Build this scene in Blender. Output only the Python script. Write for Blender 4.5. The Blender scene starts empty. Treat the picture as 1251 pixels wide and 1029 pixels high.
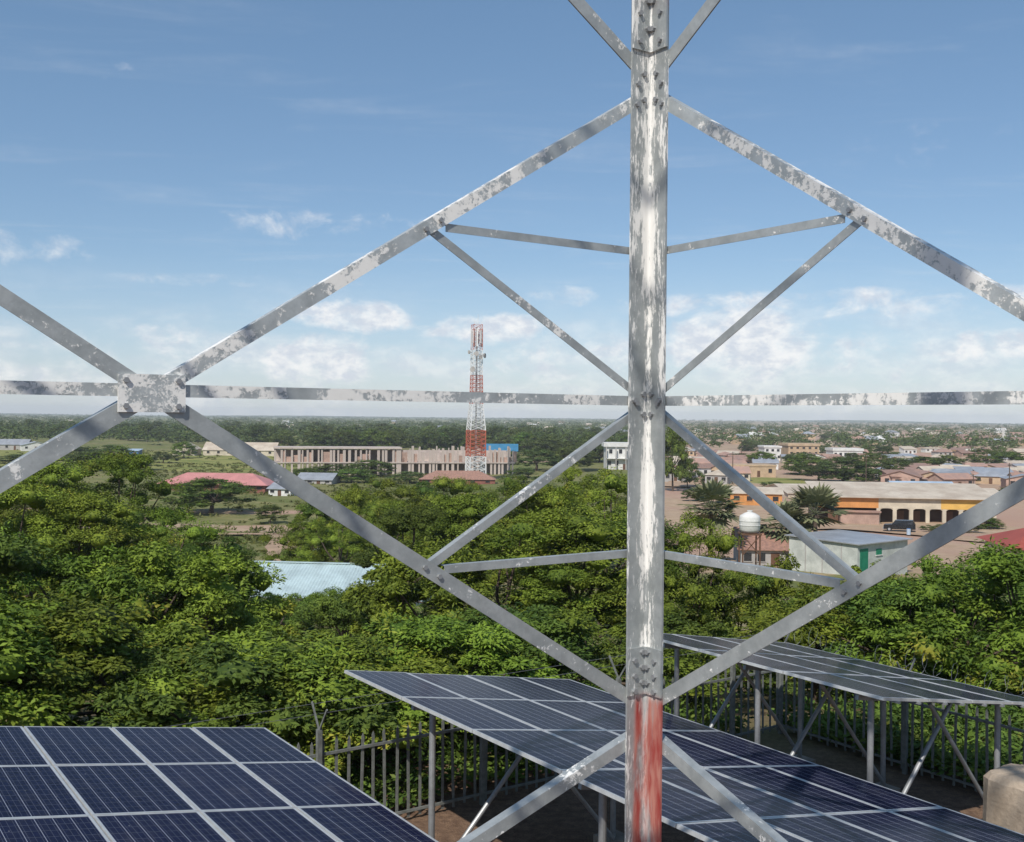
import bpy, math, random
import numpy as np
from mathutils import Vector, Matrix
R_ = math.radians
random.seed(7)
scn = bpy.context.scene
col = scn.collection

# ------------------------------------------------------------------ camera
W0, H0, F0 = 1251.0, 1029.0, 1300.0
HC = 6.15
PITCH, ROLL = -0.0042, 0.0098
cam_d = bpy.data.cameras.new('camera')
cam_d.lens = 36.0 * F0 / W0
cam_d.sensor_width = 36.0
cam_d.clip_start, cam_d.clip_end = 0.05, 30000
cam = bpy.data.objects.new('camera', cam_d)
col.objects.link(cam)
cam.location = (0, 0, HC)
cam.rotation_euler = (math.pi / 2 + PITCH, -ROLL, 0)
scn.camera = cam

# ------------------------------------------------------------------ sky, sun, exposure
SUN_EL = R_(45)
SUN_AZ = math.atan2(-0.38, -0.925)            # compass angle from +Y towards +X
sun_to = Vector((math.sin(SUN_AZ) * math.cos(SUN_EL), math.cos(SUN_AZ) * math.cos(SUN_EL), math.sin(SUN_EL)))
sd = bpy.data.lights.new('sun', 'SUN')
sd.energy, sd.angle, sd.color = 4.2, R_(0.55), (1.0, 0.95, 0.87)
sun = bpy.data.objects.new('sun', sd)
col.objects.link(sun)
sun.rotation_euler = sun_to.to_track_quat('Z', 'Y').to_euler()
sun.location = (0, 0, 60)
scn.view_settings.view_transform = 'Standard'
scn.view_settings.look = 'None'
scn.view_settings.exposure = 0.0
scn.view_settings.gamma = 1.0
scn.view_settings.use_curve_mapping = False
scn.cycles.max_bounces = 6
scn.cycles.transparent_max_bounces = 8
scn.cycles.volume_bounces = 0


def pxdir(px, py):
    X, Y = px - W0 / 2, py - H0 / 2
    c, s = math.cos(ROLL), math.sin(ROLL)
    X, Y = X * c + Y * s, -X * s + Y * c
    x, y, z = X / F0, 1.0, -Y / F0
    c, s = math.cos(PITCH), math.sin(PITCH)
    return Vector((x, c * y - s * z, s * y + c * z))


class NT:
    """small helper around a node tree"""
    def __init__(self, tree):
        self.t = tree
        self.n = tree.nodes
        self.l = tree.links

    def node(self, typ, **kw):
        nd = self.n.new(typ)
        for k, v in kw.items():
            setattr(nd, k, v)
        return nd

    def set(self, sock, v):
        if isinstance(v, bpy.types.NodeSocket):
            self.l.new(v, sock)
        else:
            sock.default_value = v

    def math(self, op, a, b=None, c=None, clamp=False):
        nd = self.node('ShaderNodeMath', operation=op, use_clamp=clamp)
        for i, v in enumerate((a, b, c)):
            if v is not None:
                self.set(nd.inputs[i], v)
        return nd.outputs[0]

    def mix(self, f, a, b, mode='MIX'):
        nd = self.node('ShaderNodeMix', data_type='RGBA', blend_type=mode)
        self.set(nd.inputs[0], f)
        for i, v in ((6, a), (7, b)):
            if isinstance(v, (tuple, list)) and len(v) == 3:
                v = (*v, 1)
            self.set(nd.inputs[i], v)
        return nd.outputs[2]

    def noise(self, vec, scale, detail=4, rough=0.55, dist=0.0):
        nd = self.node('ShaderNodeTexNoise')
        if vec is not None:
            self.l.new(vec, nd.inputs['Vector'])
        nd.inputs['Scale'].default_value = scale
        nd.inputs['Detail'].default_value = detail
        nd.inputs['Roughness'].default_value = rough
        nd.inputs['Distortion'].default_value = dist
        return nd.outputs[0]

    def ramp(self, v, lo, hi):
        nd = self.node('ShaderNodeMapRange', interpolation_type='SMOOTHSTEP')
        self.set(nd.inputs[0], v)
        self.set(nd.inputs[1], lo)
        self.set(nd.inputs[2], hi)
        return nd.outputs[0]

    def scale(self, vec, s):
        nd = self.node('ShaderNodeMapping')
        self.l.new(vec, nd.inputs[0])
        nd.inputs[3].default_value = s
        return nd.outputs[0]

    def xyz(self, vec):
        nd = self.node('ShaderNodeSeparateXYZ')
        self.l.new(vec, nd.inputs[0])
        return nd.outputs

    def comb(self, x, y, z):
        nd = self.node('ShaderNodeCombineXYZ')
        for i, v in enumerate((x, y, z)):
            self.set(nd.inputs[i], v)
        return nd.outputs[0]


def make_world():
    w = bpy.data.worlds.new('World')
    scn.world = w
    w.use_nodes = True
    t = NT(w.node_tree)
    t.n.clear()
    out = t.node('ShaderNodeOutputWorld')
    bg = t.node('ShaderNodeBackground')
    bg.inputs[1].default_value = 0.10
    t.l.new(bg.outputs[0], out.inputs[0])
    sky = t.node('ShaderNodeTexSky', sky_type='NISHITA')
    sky.sun_disc = False
    sky.sun_elevation = SUN_EL
    sky.sun_rotation = SUN_AZ % (2 * math.pi)
    sky.altitude = 900
    sky.air_density = 1.0
    sky.dust_density = 0.6
    sky.ozone_density = 1.2
    tc = t.node('ShaderNodeTexCoord')
    d = tc.outputs['Generated']
    x, y, z = t.xyz(d)
    az = t.math('ARCTAN2', x, y)
    el = t.math('ARCSINE', z)
    base = t.mix(0.22, sky.outputs[0], (2.0, 4.6, 8.0))
    # low cumulus all round the horizon
    v1 = t.comb(t.math('MULTIPLY', az, 9.0), t.math('MULTIPLY', el, 26.0), 3.7)
    n1 = t.noise(v1, 1.0, 7, 0.56, 0.15)
    band = t.math('MULTIPLY', t.ramp(el, -0.03, 0.005), t.math('SUBTRACT', 1.0, t.ramp(el, 0.05, 0.14)))
    # named clouds of this sky: centre azimuth / elevation and half sizes
    total = None
    v2 = t.comb(t.math('MULTIPLY', az, 22.0), t.math('MULTIPLY', el, 34.0), 1.3)
    n2 = t.noise(v2, 1.0, 6, 0.62, 0.3)
    for (px, py, wx, wy, amp) in ((385, 440, 62, 30, 1.15), (435, 386, 75, 17, 1.0), (590, 402, 70, 16, .95), (205, 425, 60, 22, .5),
                                  (910, 422, 75, 40, 1.25), (1205, 424, 80, 17, 1.0), (1065, 436, 70, 26, .6), (690, 362, 40, 12, .35),
                                  (10, 302, 66, 18, .66), (400, 275, 120, 16, .40), (165, 92, 50, 18, .18), (1050, 372, 240, 16, .55),
                                  (720, 440, 90, 26, .7), (40, 440, 90, 30, .6), (300, 345, 130, 7, .25), (1130, 175, 90, 22, .12)):
        v = pxdir(px, py).normalized()
        a0, e0 = math.atan2(v.x, v.y), math.asin(v.z)
        da = t.math('DIVIDE', t.math('SUBTRACT', az, a0), wx / F0 * 1.15)
        de = t.math('DIVIDE', t.math('SUBTRACT', el, e0), wy / F0 * 1.15)
        r2 = t.math('ADD', t.math('MULTIPLY', da, da), t.math('MULTIPLY', de, de))
        g = t.math('MULTIPLY', t.math('SUBTRACT', 1.0, t.ramp(r2, 0.0, 1.9)), amp)
        total = g if total is None else t.math('MAXIMUM', total, g)
    c_named = t.ramp(t.math('ADD', t.math('MULTIPLY', total, 0.55), t.math('MULTIPLY', t.math('SUBTRACT', n2, 0.5), 1.45)), 0.08, 0.66)
    c_named = t.math('MULTIPLY', c_named, t.ramp(total, 0.0, 0.25))
    c_band = t.math('MULTIPLY', t.ramp(n1, 0.42, 0.68), band)
    # thin high veil
    hz = t.math('MAXIMUM', z, 0.03)
    v3 = t.comb(t.math('DIVIDE', x, hz), t.math('DIVIDE', t.math('MULTIPLY', y, 2.2), hz), 0.0)
    veil = t.math('MULTIPLY', t.ramp(t.noise(v3, 0.9, 6, 0.62, 0.6), 0.5, 0.85), 0.16)
    dens = t.math('MAXIMUM', t.math('MULTIPLY', c_named, 0.85), t.math('MULTIPLY', c_band, 0.52))
    dens = t.math('MAXIMUM', dens, veil)
    low = t.math('MULTIPLY', t.math('SUBTRACT', 1.0, t.ramp(el, 0.0, 0.16)), 0.29)
    base = t.mix(low, base, (6.5, 6.9, 8.3))
    shade = t.noise(v2, 2.3, 4, 0.6)
    ccol = t.mix(t.ramp(shade, 0.35, 0.65), (6.9, 7.3, 8.1), (10.0, 9.9, 9.8))
    fin = t.mix(dens, base, ccol)
    t.l.new(fin, bg.inputs[0])


make_world()

# ------------------------------------------------------------------ terrain and pixel helpers
GY = np.array([-400, 21, 28, 50, 75, 110, 160, 220, 300, 420, 9000], float)
GZ = np.array([0, 0, -1.2, -4.2, -7, -9.5, -11.5, -12.5, -13, -13, -13], float)


def g(y):
    return float(np.interp(y, GY, GZ))


def at(px, py, depth):
    v = pxdir(px, py)
    v = v * (depth / v.y)
    return Vector((v.x, v.y, v.z + HC))


def ground_at(px, py):
    v = pxdir(px, py)
    lo = 1.0
    yy = 2.0
    while yy < 7000:
        if HC + v.z / v.y * yy < g(yy):
            hi = yy
            for _ in range(30):
                m = (lo + hi) / 2
                if HC + v.z / v.y * m < g(m):
                    hi = m
                else:
                    lo = m
            return Vector((v.x / v.y * hi, hi, g(hi)))
        lo = yy
        yy *= 1.03
    return Vector((v.x / v.y * 7000, 7000, g(7000)))


# ------------------------------------------------------------------ mesh builder
class MB:
    def __init__(self):
        self.v, self.f = [], []

    def add(self, vs, fs):
        n = len(self.v)
        self.v += [tuple(p) for p in vs]
        self.f += [tuple(i + n for i in q) for q in fs]
        return self

    def box(self, x0, x1, y0, y1, z0, z1):
        return self.add([(x0, y0, z0), (x1, y0, z0), (x1, y1, z0), (x0, y1, z0), (x0, y0, z1), (x1, y0, z1), (x1, y1, z1), (x0, y1, z1)],
                        [(0, 3, 2, 1), (4, 5, 6, 7), (0, 1, 5, 4), (1, 2, 6, 5), (2, 3, 7, 6), (3, 0, 4, 7)])

    def profile(self, p0, p1, a, b, pts):
        """extrude closed 2-D profile pts (in axes a, b) from p0 to p1"""
        p0, p1, a, b = Vector(p0), Vector(p1), Vector(a), Vector(b)
        n = len(pts)
        vs = [p0 + a * u + b * w for u, w in pts] + [p1 + a * u + b * w for u, w in pts]
        fs = [(i, (i + 1) % n, n + (i + 1) % n, n + i) for i in range(n)]
        fs += [tuple(range(n - 1, -1, -1)), tuple(range(n, 2 * n))]
        return self.add(vs, fs)

    def bar(self, p0, p1, w, h, up=(0, 0, 1)):
        p0, p1 = Vector(p0), Vector(p1)
        d = (p1 - p0).normalized()
        a = d.cross(Vector(up))
        if a.length < 1e-4:
            a = d.cross(Vector((1, 0, 0)))
        a.normalize()
        b = a.cross(d)
        return self.profile(p0, p1, a, b, [(-w / 2, -h / 2), (w / 2, -h / 2), (w / 2, h / 2), (-w / 2, h / 2)])

    def tube(self, p0, p1, r0, r1=None, n=8):
        r1 = r0 if r1 is None else r1
        p0, p1 = Vector(p0), Vector(p1)
        d = (p1 - p0).normalized()
        a = d.cross(Vector((0, 0, 1)))
        if a.length < 1e-3:
            a = Vector((1, 0, 0))
        a.normalize()
        b = d.cross(a)
        vs = []
        for p, r in ((p0, r0), (p1, r1)):
            vs += [p + (a * math.cos(2 * math.pi * k / n) + b * math.sin(2 * math.pi * k / n)) * r for k in range(n)]
        fs = [(k, (k + 1) % n, n + (k + 1) % n, n + k) for k in range(n)]
        fs += [tuple(range(n - 1, -1, -1)), tuple(range(n, 2 * n))]
        return self.add(vs, fs)

    def path(self, pts, radii, n=8):
        for i in range(len(pts) - 1):
            self.tube(pts[i], pts[i + 1], radii[i], radii[i + 1], n)
        return self

    def mesh(self, name, mat, smooth=False):
        me = bpy.data.meshes.new(name)
        me.from_pydata(self.v, [], self.f)
        me.materials.append(mat)
        if smooth:
            me.polygons.foreach_set('use_smooth', [True] * len(me.polygons))
        me.update()
        return me

    def build(self, name, mat, parent=None, loc=None, smooth=False):
        return place(name, self.mesh(name, mat, smooth), parent, loc)


def place(name, me, parent=None, loc=None, rot=None, scale=None):
    o = bpy.data.objects.new(name, me)
    col.objects.link(o)
    if parent is not None:
        o.parent = parent
    if loc is not None:
        o.location = loc
    if rot is not None:
        o.rotation_euler = rot
    if scale is not None:
        o.scale = scale
    return o


def tag(o, label=None, cat=None, group=None, kind=None):
    if label:
        o['label'] = label
    if cat:
        o['category'] = cat
    if group:
        o['group'] = group
    if kind:
        o['kind'] = kind
    return o


def thing(name, label, cat, loc=(0, 0, 0), rz=0.0, group=None):
    o = bpy.data.objects.new(name, None)
    col.objects.link(o)
    o.location = loc
    o.rotation_euler = (0, 0, rz)
    o.empty_display_size = 0.3
    return tag(o, label, cat, group)


def np_mesh(name, V, Q, mat, attr=None):
    """fast mesh from numpy vertices and quads"""
    me = bpy.data.meshes.new(name)
    me.vertices.add(len(V))
    me.vertices.foreach_set('co', np.asarray(V, np.float32).ravel())
    k = Q.shape[1]
    me.loops.add(Q.size)
    me.loops.foreach_set('vertex_index', np.asarray(Q, np.int32).ravel())
    me.polygons.add(len(Q))
    me.polygons.foreach_set('loop_start', np.arange(0, Q.size, k, dtype=np.int32))
    me.polygons.foreach_set('loop_total', np.full(len(Q), k, np.int32))
    me.materials.append(mat)
    if attr is not None:
        a = me.attributes.new('cover', 'FLOAT_COLOR', 'POINT')
        a.data.foreach_set('color', np.asarray(attr, np.float32).ravel())
    me.update(calc_edges=True)
    return me


# ------------------------------------------------------------------ materials
def mat(name, color, rough=0.8, metal=0.0, var=0.25, vscale=1.5, bump=0.0, bscale=20, spec=0.4, col2=None, coords='Object', rnd=0.0):
    m = bpy.data.materials.new(name)
    m.use_nodes = True
    t = NT(m.node_tree)
    b = t.n['Principled BSDF']
    b.inputs['Roughness'].default_value = rough
    b.inputs['Metallic'].default_value = metal
    b.inputs['Specular IOR Level'].default_value = spec
    tc = t.node('ShaderNodeTexCoord')
    v = tc.outputs[coords]
    n = t.noise(v, vscale, 6, 0.62)
    c2 = col2 if col2 else tuple(c * (1 - var) for c in color)
    c = t.mix(t.ramp(n, 0.32, 0.68), c2, color)
    n2 = t.noise(v, vscale * 9, 4, 0.6)
    c = t.mix(t.math('MULTIPLY', t.ramp(n2, 0.45, 0.75), 0.35), c, tuple(k * (1 - var) * 0.8 for k in color))
    if rnd:
        oi = t.node('ShaderNodeObjectInfo')
        hs = t.node('ShaderNodeHueSaturation')
        hs.inputs['Value'].default_value = 1
        t.l.new(t.math('ADD', t.math('MULTIPLY', oi.outputs['Random'], rnd), 1 - rnd / 2), hs.inputs['Value'])
        t.l.new(c, hs.inputs['Color'])
        c = hs.outputs[0]
    t.l.new(c, b.inputs['Base Color'])
    if bump:
        bp = t.node('ShaderNodeBump')
        bp.inputs['Strength'].default_value = bump
        bp.inputs['Distance'].default_value = 0.02
        t.l.new(t.noise(v, bscale, 5, 0.6), bp.inputs['Height'])
        t.l.new(bp.outputs[0], b.inputs['Normal'])
    return m


def steel_mat(name, white, red, stretch, tone=1.0):
    """weathered galvanised angle steel with leftovers of peeling paint; white / red = how much paint is left"""
    m = bpy.data.materials.new(name)
    m.use_nodes = True
    t = NT(m.node_tree)
    b = t.n['Principled BSDF']
    tc = t.node('ShaderNodeTexCoord')
    v = tc.outputs['Object']
    oi = t.node('ShaderNodeObjectInfo')
    off = t.node('ShaderNodeVectorMath', operation='ADD')
    t.l.new(v, off.inputs[0])
    t.l.new(t.comb(t.math('MULTIPLY', oi.outputs['Random'], 31.0), t.math('MULTIPLY', oi.outputs['Random'], 17.0), 0.0), off.inputs[1])
    v = off.outputs[0]
    sv = t.scale(v, stretch)
    zinc = t.mix(t.ramp(t.noise(v, 9, 6, 0.65), 0.3, 0.7), tuple(k * tone for k in (0.38, 0.405, 0.405)), tuple(k * tone for k in (0.54, 0.565, 0.56)))
    zinc = t.mix(t.math('MULTIPLY', t.ramp(t.noise(sv, 30, 3, 0.5), 0.55, 0.75), 0.4), zinc, (0.33, 0.34, 0.35))
    big = t.noise(sv, 2.3, 7, 0.68, 0.4)
    fine = t.noise(sv, 22, 7, 0.75, 0.3)
    k = t.math('ADD', t.math('MULTIPLY', big, 0.62), t.math('MULTIPLY', fine, 0.50))
    if red:
        lx, ly, lz = t.xyz(tc.outputs['Object'])
        cor = t.math('ADD', t.math('ADD', t.math('ABSOLUTE', lx), t.math('ABSOLUTE', ly)), t.math('MULTIPLY', lz, 0.036))
        k = t.math('ADD', k, t.math('MULTIPLY', t.ramp(cor, 5.505, 5.56), 0.085))
    pm = t.ramp(k, 0.66 - white * 0.2, 0.70 - white * 0.2)
    c = t.mix(pm, zinc, t.mix(fine, (0.72, 0.70, 0.66), (0.86, 0.85, 0.82)))
    pmask = pm
    if red:
        xx, yy_, z = t.xyz(tc.outputs['Object'])
        flange = t.math('ADD', 0.05, t.math('MULTIPLY', t.ramp(t.math('ABSOLUTE', xx), 2.615, 2.65), 0.95))
        lo = t.math('SUBTRACT', 1.0, t.ramp(z, 4.58, 4.66))
        hi = t.ramp(z, 8.30, 8.45)
        zone = t.math('MAXIMUM', lo, hi)
        rn = t.ramp(t.noise(t.scale(v, (6, 6, 0.8)), 1.6, 6, 0.6, 0.3), 0.36, 0.52)
        rm = t.math('MULTIPLY', zone, t.math('MULTIPLY', rn, flange))
        rc = t.mix(t.ramp(t.noise(sv, 6, 5, 0.6), 0.35, 0.7), (0.30, 0.035, 0.03), (0.46, 0.20, 0.16))
        c = t.mix(t.math('MULTIPLY', zone, t.math('SUBTRACT', 1.0, rn)), c, zinc)
        c = t.mix(rm, c, rc)
        pmask = t.math('MAXIMUM', pm, rm)
    t.l.new(c, b.inputs['Base Color'])
    t.l.new(t.math('SUBTRACT', 0.45, t.math('MULTIPLY', pmask, 0.45)), b.inputs['Metallic'])
    t.l.new(t.math('ADD', 0.42, t.math('MULTIPLY', fine, 0.25)), b.inputs['Roughness'])
    bp = t.node('ShaderNodeBump')
    bp.inputs['Strength'].default_value = 0.35
    bp.inputs['Distance'].default_value = 0.004
    t.l.new(t.math('ADD', pmask, t.math('MULTIPLY', fine, 0.6)), bp.inputs['Height'])
    t.l.new(bp.outputs[0], b.inputs['Normal'])
    return m


M = {}
M['leg_steel'] = steel_mat('peeling_leg_steel', 0.30, True, (3.2, 3.2, 0.6), 0.84)
M['brace_white'] = steel_mat('peeling_brace_steel', 0.56, False, (1.2, 1.2, 1.2))
M['brace_grey'] = steel_mat('grey_brace_steel', 0.14, False, (1.5, 1.5, 1.5), 0.88)  # little paint left; zinc also toned down for the tower's shadow
M['gusset'] = steel_mat('peeling_gusset_steel', 0.72, False, (4.2, 4.2, 4.2))
M['galv'] = mat('galvanised_pipe', (0.40, 0.41, 0.42), 0.5, 0.45, 0.3, 4)
M['dark_steel'] = mat('dark_painted_steel', (0.06, 0.065, 0.065), 0.6, 0.2, 0.3, 6)
M['fence_steel'] = mat('fence_paint', (0.22, 0.23, 0.215), 0.65, 0.1, 0.4, 9)
M['fence_dark'] = mat('dark_fence_paint', (0.10, 0.095, 0.085), 0.7, 0.1, 0.4, 9)  # darker version of the fence colour
M['wire'] = mat('wire', (0.3, 0.3, 0.3), 0.5, 0.6)
M['alu'] = mat('module_frame_aluminium', (0.62, 0.62, 0.61), 0.42, 0.35, 0.18, 8)
M['concrete'] = mat('rough_concrete', (0.42, 0.34, 0.26), 0.95, 0, 0.3, 2.2, 0.6, 18, col2=(0.29, 0.23, 0.17))
M['footing'] = mat('footing_concrete', (0.38, 0.31, 0.25), 0.95, 0, 0.3, 3, 0.5, 25)


def panel_mat():
    m = bpy.data.materials.new('polycrystalline_cells_under_glass')
    m.use_nodes = True
    t = NT(m.node_tree)
    b = t.n['Principled BSDF']
    tc = t.node('ShaderNodeTexCoord')
    v = tc.outputs['Object']
    x, y, z = t.xyz(v)
    cx = t.math('FRACT', t.math('DIVIDE', t.math('ADD', x, 0.468), 0.156))
    cy = t.math('FRACT', t.math('DIVIDE', t.math('ADD', y, 0.79), 0.158))
    ex = t.math('ABSOLUTE', t.math('SUBTRACT', cx, 0.5))
    ey = t.math('ABSOLUTE', t.math('SUBTRACT', cy, 0.5))
    gx = t.ramp(ex, 0.476, 0.486)
    gy = t.math('MULTIPLY', t.ramp(ey, 0.486, 0.494), 0.45)
    # three thin busbars in each cell
    bx = t.math('ABSOLUTE', t.math('SUBTRACT', t.math('FRACT', t.math('MULTIPLY', cx, 3.0)), 0.5))
    bus = t.math('MULTIPLY', t.math('SUBTRACT', 1.0, t.ramp(bx, 0.02, 0.05)), 0.22)
    line = t.math('MAXIMUM', t.math('MAXIMUM', gx, gy), bus)
    oi = t.node('ShaderNodeObjectInfo')
    vo = t.node('ShaderNodeTexVoronoi')
    vo.inputs['Scale'].default_value = 42
    t.l.new(v, vo.inputs['Vector'])
    cell = t.mix(t.xyz(vo.outputs['Color'])[0], (0.007, 0.009, 0.024), (0.012, 0.016, 0.046))
    cell = t.mix(oi.outputs['Random'], cell, t.mix(0.5, cell, (0.016, 0.018, 0.05)))
    c = t.mix(line, cell, (0.30, 0.32, 0.38))
    dust = t.math('MULTIPLY', t.ramp(t.noise(v, 2.6, 7, 0.7, 0.5), 0.45, 0.85), 0.07)
    c = t.mix(dust, c, (0.30, 0.28, 0.26))
    wash = t.math('MULTIPLY', t.ramp(t.noise(t.scale(v, (2.2, 0.5, 1)), 3.1, 5, 0.6), 0.5, 0.8), t.math('MULTIPLY', oi.outputs['Random'], 0.10))
    c = t.mix(wash, c, (0.34, 0.31, 0.28))
    spot = t.ramp(t.noise(v, 17, 2, 0.5), 0.72, 0.76)
    c = t.mix(t.math('MULTIPLY', spot, 0.6), c, (0.5, 0.5, 0.48))
    t.l.new(c, b.inputs['Base Color'])
    b.inputs['IOR'].default_value = 1.06
    b.inputs['Specular IOR Level'].default_value = 0.5
    t.l.new(t.math('ADD', 0.14, t.math('MULTIPLY', dust, 1.2)), b.inputs['Roughness'])
    return m


M['cells'] = panel_mat()


def leaf_mat(name, dark, light, tip, rnd=1.0):
    m = bpy.data.materials.new(name)
    m.use_nodes = True
    t = NT(m.node_tree)
    t.n.clear()
    out = t.node('ShaderNodeOutputMaterial')
    tc = t.node('ShaderNodeTexCoord')
    oi = t.node('ShaderNodeObjectInfo')
    ge = t.node('ShaderNodeNewGeometry')
    n = t.noise(tc.outputs['Object'], 0.9, 3, 0.6)
    c = t.mix(t.ramp(n, 0.35, 0.65), dark, light)
    c = t.mix(t.math('MULTIPLY', t.ramp(ge.outputs['Random Per Island'], 0.45, 1.0), 0.65), c, light)
    tipm = t.math('MULTIPLY', t.ramp(t.noise(tc.outputs['Object'], 0.55, 2, 0.5), 0.52, 0.7), t.ramp(ge.outputs['Random Per Island'], 0.3, 0.8))
    c = t.mix(t.math('MULTIPLY', tipm, t.math('ADD', 0.25, t.math('MULTIPLY', oi.outputs['Random'], 0.6))), c, tip)
    hs = t.node('ShaderNodeHueSaturation')
    t.l.new(c, hs.inputs['Color'])
    t.l.new(t.math('ADD', 0.5 - 0.018 * rnd, t.math('MULTIPLY', oi.outputs['Random'], 0.036 * rnd)), hs.inputs['Hue'])
    t.l.new(t.math('ADD', 0.66, t.math('MULTIPLY', t.math('FRACT', t.math('MULTIPLY', oi.outputs['Random'], 7.31)), 0.60)), hs.inputs['Value'])
    c = hs.outputs[0]
    pb = t.node('ShaderNodeBsdfPrincipled')
    pb.inputs['Roughness'].default_value = 0.65
    pb.inputs['Specular IOR Level'].default_value = 0.18
    t.l.new(c, pb.inputs['Base Color'])
    tr = t.node('ShaderNodeBsdfTranslucent')
    t.l.new(t.mix(1.0, c, (1.15, 1.25, 0.5), 'MULTIPLY'), tr.inputs[0])
    mx = t.node('ShaderNodeMixShader')
    mx.inputs[0].default_value = 0.10
    t.l.new(pb.outputs[0], mx.inputs[1])
    t.l.new(tr.outputs[0], mx.inputs[2])
    t.l.new(mx.outputs[0], out.inputs[0])
    return m


M['leaf'] = leaf_mat('leaves_fresh', (0.062, 0.100, 0.014), (0.205, 0.270, 0.032), (0.36, 0.28, 0.045))
M['leaf_dark'] = leaf_mat('leaves_dark', (0.038, 0.072, 0.014), (0.125, 0.185, 0.030), (0.20, 0.19, 0.04))
M['leaf_far'] = leaf_mat('leaves_far', (0.055, 0.085, 0.022), (0.105, 0.138, 0.036), (0.16, 0.15, 0.05))
M['palm'] = leaf_mat('palm_fronds', (0.12, 0.14, 0.07), (0.21, 0.22, 0.12), (0.30, 0.25, 0.13))
M['bark'] = mat('bark', (0.13, 0.095, 0.07), 0.95, 0, 0.4, 5, 0.6, 30)
M['grass'] = mat('grass', (0.10, 0.15, 0.035), 0.9, 0, 0.4, 1)


def ground_mat():
    m = bpy.data.materials.new('earth_and_grass')
    m.use_nodes = True
    t = NT(m.node_tree)
    b = t.n['Principled BSDF']
    b.inputs['Roughness'].default_value = 0.95
    b.inputs['Specular IOR Level'].default_value = 0.15
    ge = t.node('ShaderNodeNewGeometry')
    p = ge.outputs['Position']
    at_ = t.node('ShaderNodeAttribute', attribute_name='cover')
    r, gg, bb = t.xyz(at_.outputs['Vector'])
    n1 = t.noise(p, 0.02, 7, 0.65)
    n2 = t.noise(p, 0.35, 6, 0.7)
    n3 = t.noise(p, 6.0, 5, 0.7)
    n4 = t.noise(p, 38.0, 3, 0.6)
    grass = t.mix(t.ramp(n1, 0.35, 0.65), (0.145, 0.165, 0.045), (0.23, 0.205, 0.085))
    grass = t.mix(t.ramp(n2, 0.4, 0.75), grass, (0.08, 0.11, 0.028))
    dirt = t.mix(t.ramp(n2, 0.3, 0.7), (0.36, 0.25, 0.165), (0.47, 0.35, 0.24))
    dirt = t.mix(t.ramp(n1, 0.45, 0.6), dirt, (0.42, 0.27, 0.20))
    soil = t.mix(t.ramp(n3, 0.3, 0.7), (0.13, 0.08, 0.055), (0.25, 0.16, 0.105))
    soil = t.mix(t.ramp(n4, 0.5, 0.7), soil, (0.10, 0.07, 0.05))
    n5 = t.noise(p, 0.075, 6, 0.7, 0.4)
    grass = t.mix(t.math('MULTIPLY', t.ramp(n5, 0.5, 0.7), 0.7), grass, (0.30, 0.24, 0.12))
    f = t.ramp(t.math('ADD', r, t.math('MULTIPLY', t.math('SUBTRACT', n2, 0.5), 0.9)), 0.35, 0.65)
    c = t.mix(f, grass, dirt)
    c = t.mix(gg, c, soil)
    f2 = t.ramp(t.math('ADD', bb, t.math('MULTIPLY', t.math('SUBTRACT', n2, 0.5), 0.6)), 0.35, 0.65)
    c = t.mix(f2, c, t.mix(t.ramp(n5, 0.35, 0.65), (0.15, 0.18, 0.04), (0.29, 0.27, 0.09)))
    t.l.new(c, b.inputs['Base Color'])
    bp = t.node('ShaderNodeBump')
    bp.inputs['Strength'].default_value = 0.7
    bp.inputs['Distance'].default_value = 0.05
    t.l.new(t.math('ADD', n3, t.math('MULTIPLY', n4, 0.4)), bp.inputs['Height'])
    t.l.new(bp.outputs[0], b.inputs['Normal'])
    return m


M['ground'] = ground_mat()
M['road'] = mat('packed_murram', (0.46, 0.31, 0.20), 0.95, 0, 0.25, 0.4, coords='Object')


# ------------------------------------------------------------------ the ground sheet
def sstep(a, b, x):
    t = np.clip((x - a) / (b - a), 0, 1)
    return t * t * (3 - 2 * t)


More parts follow.
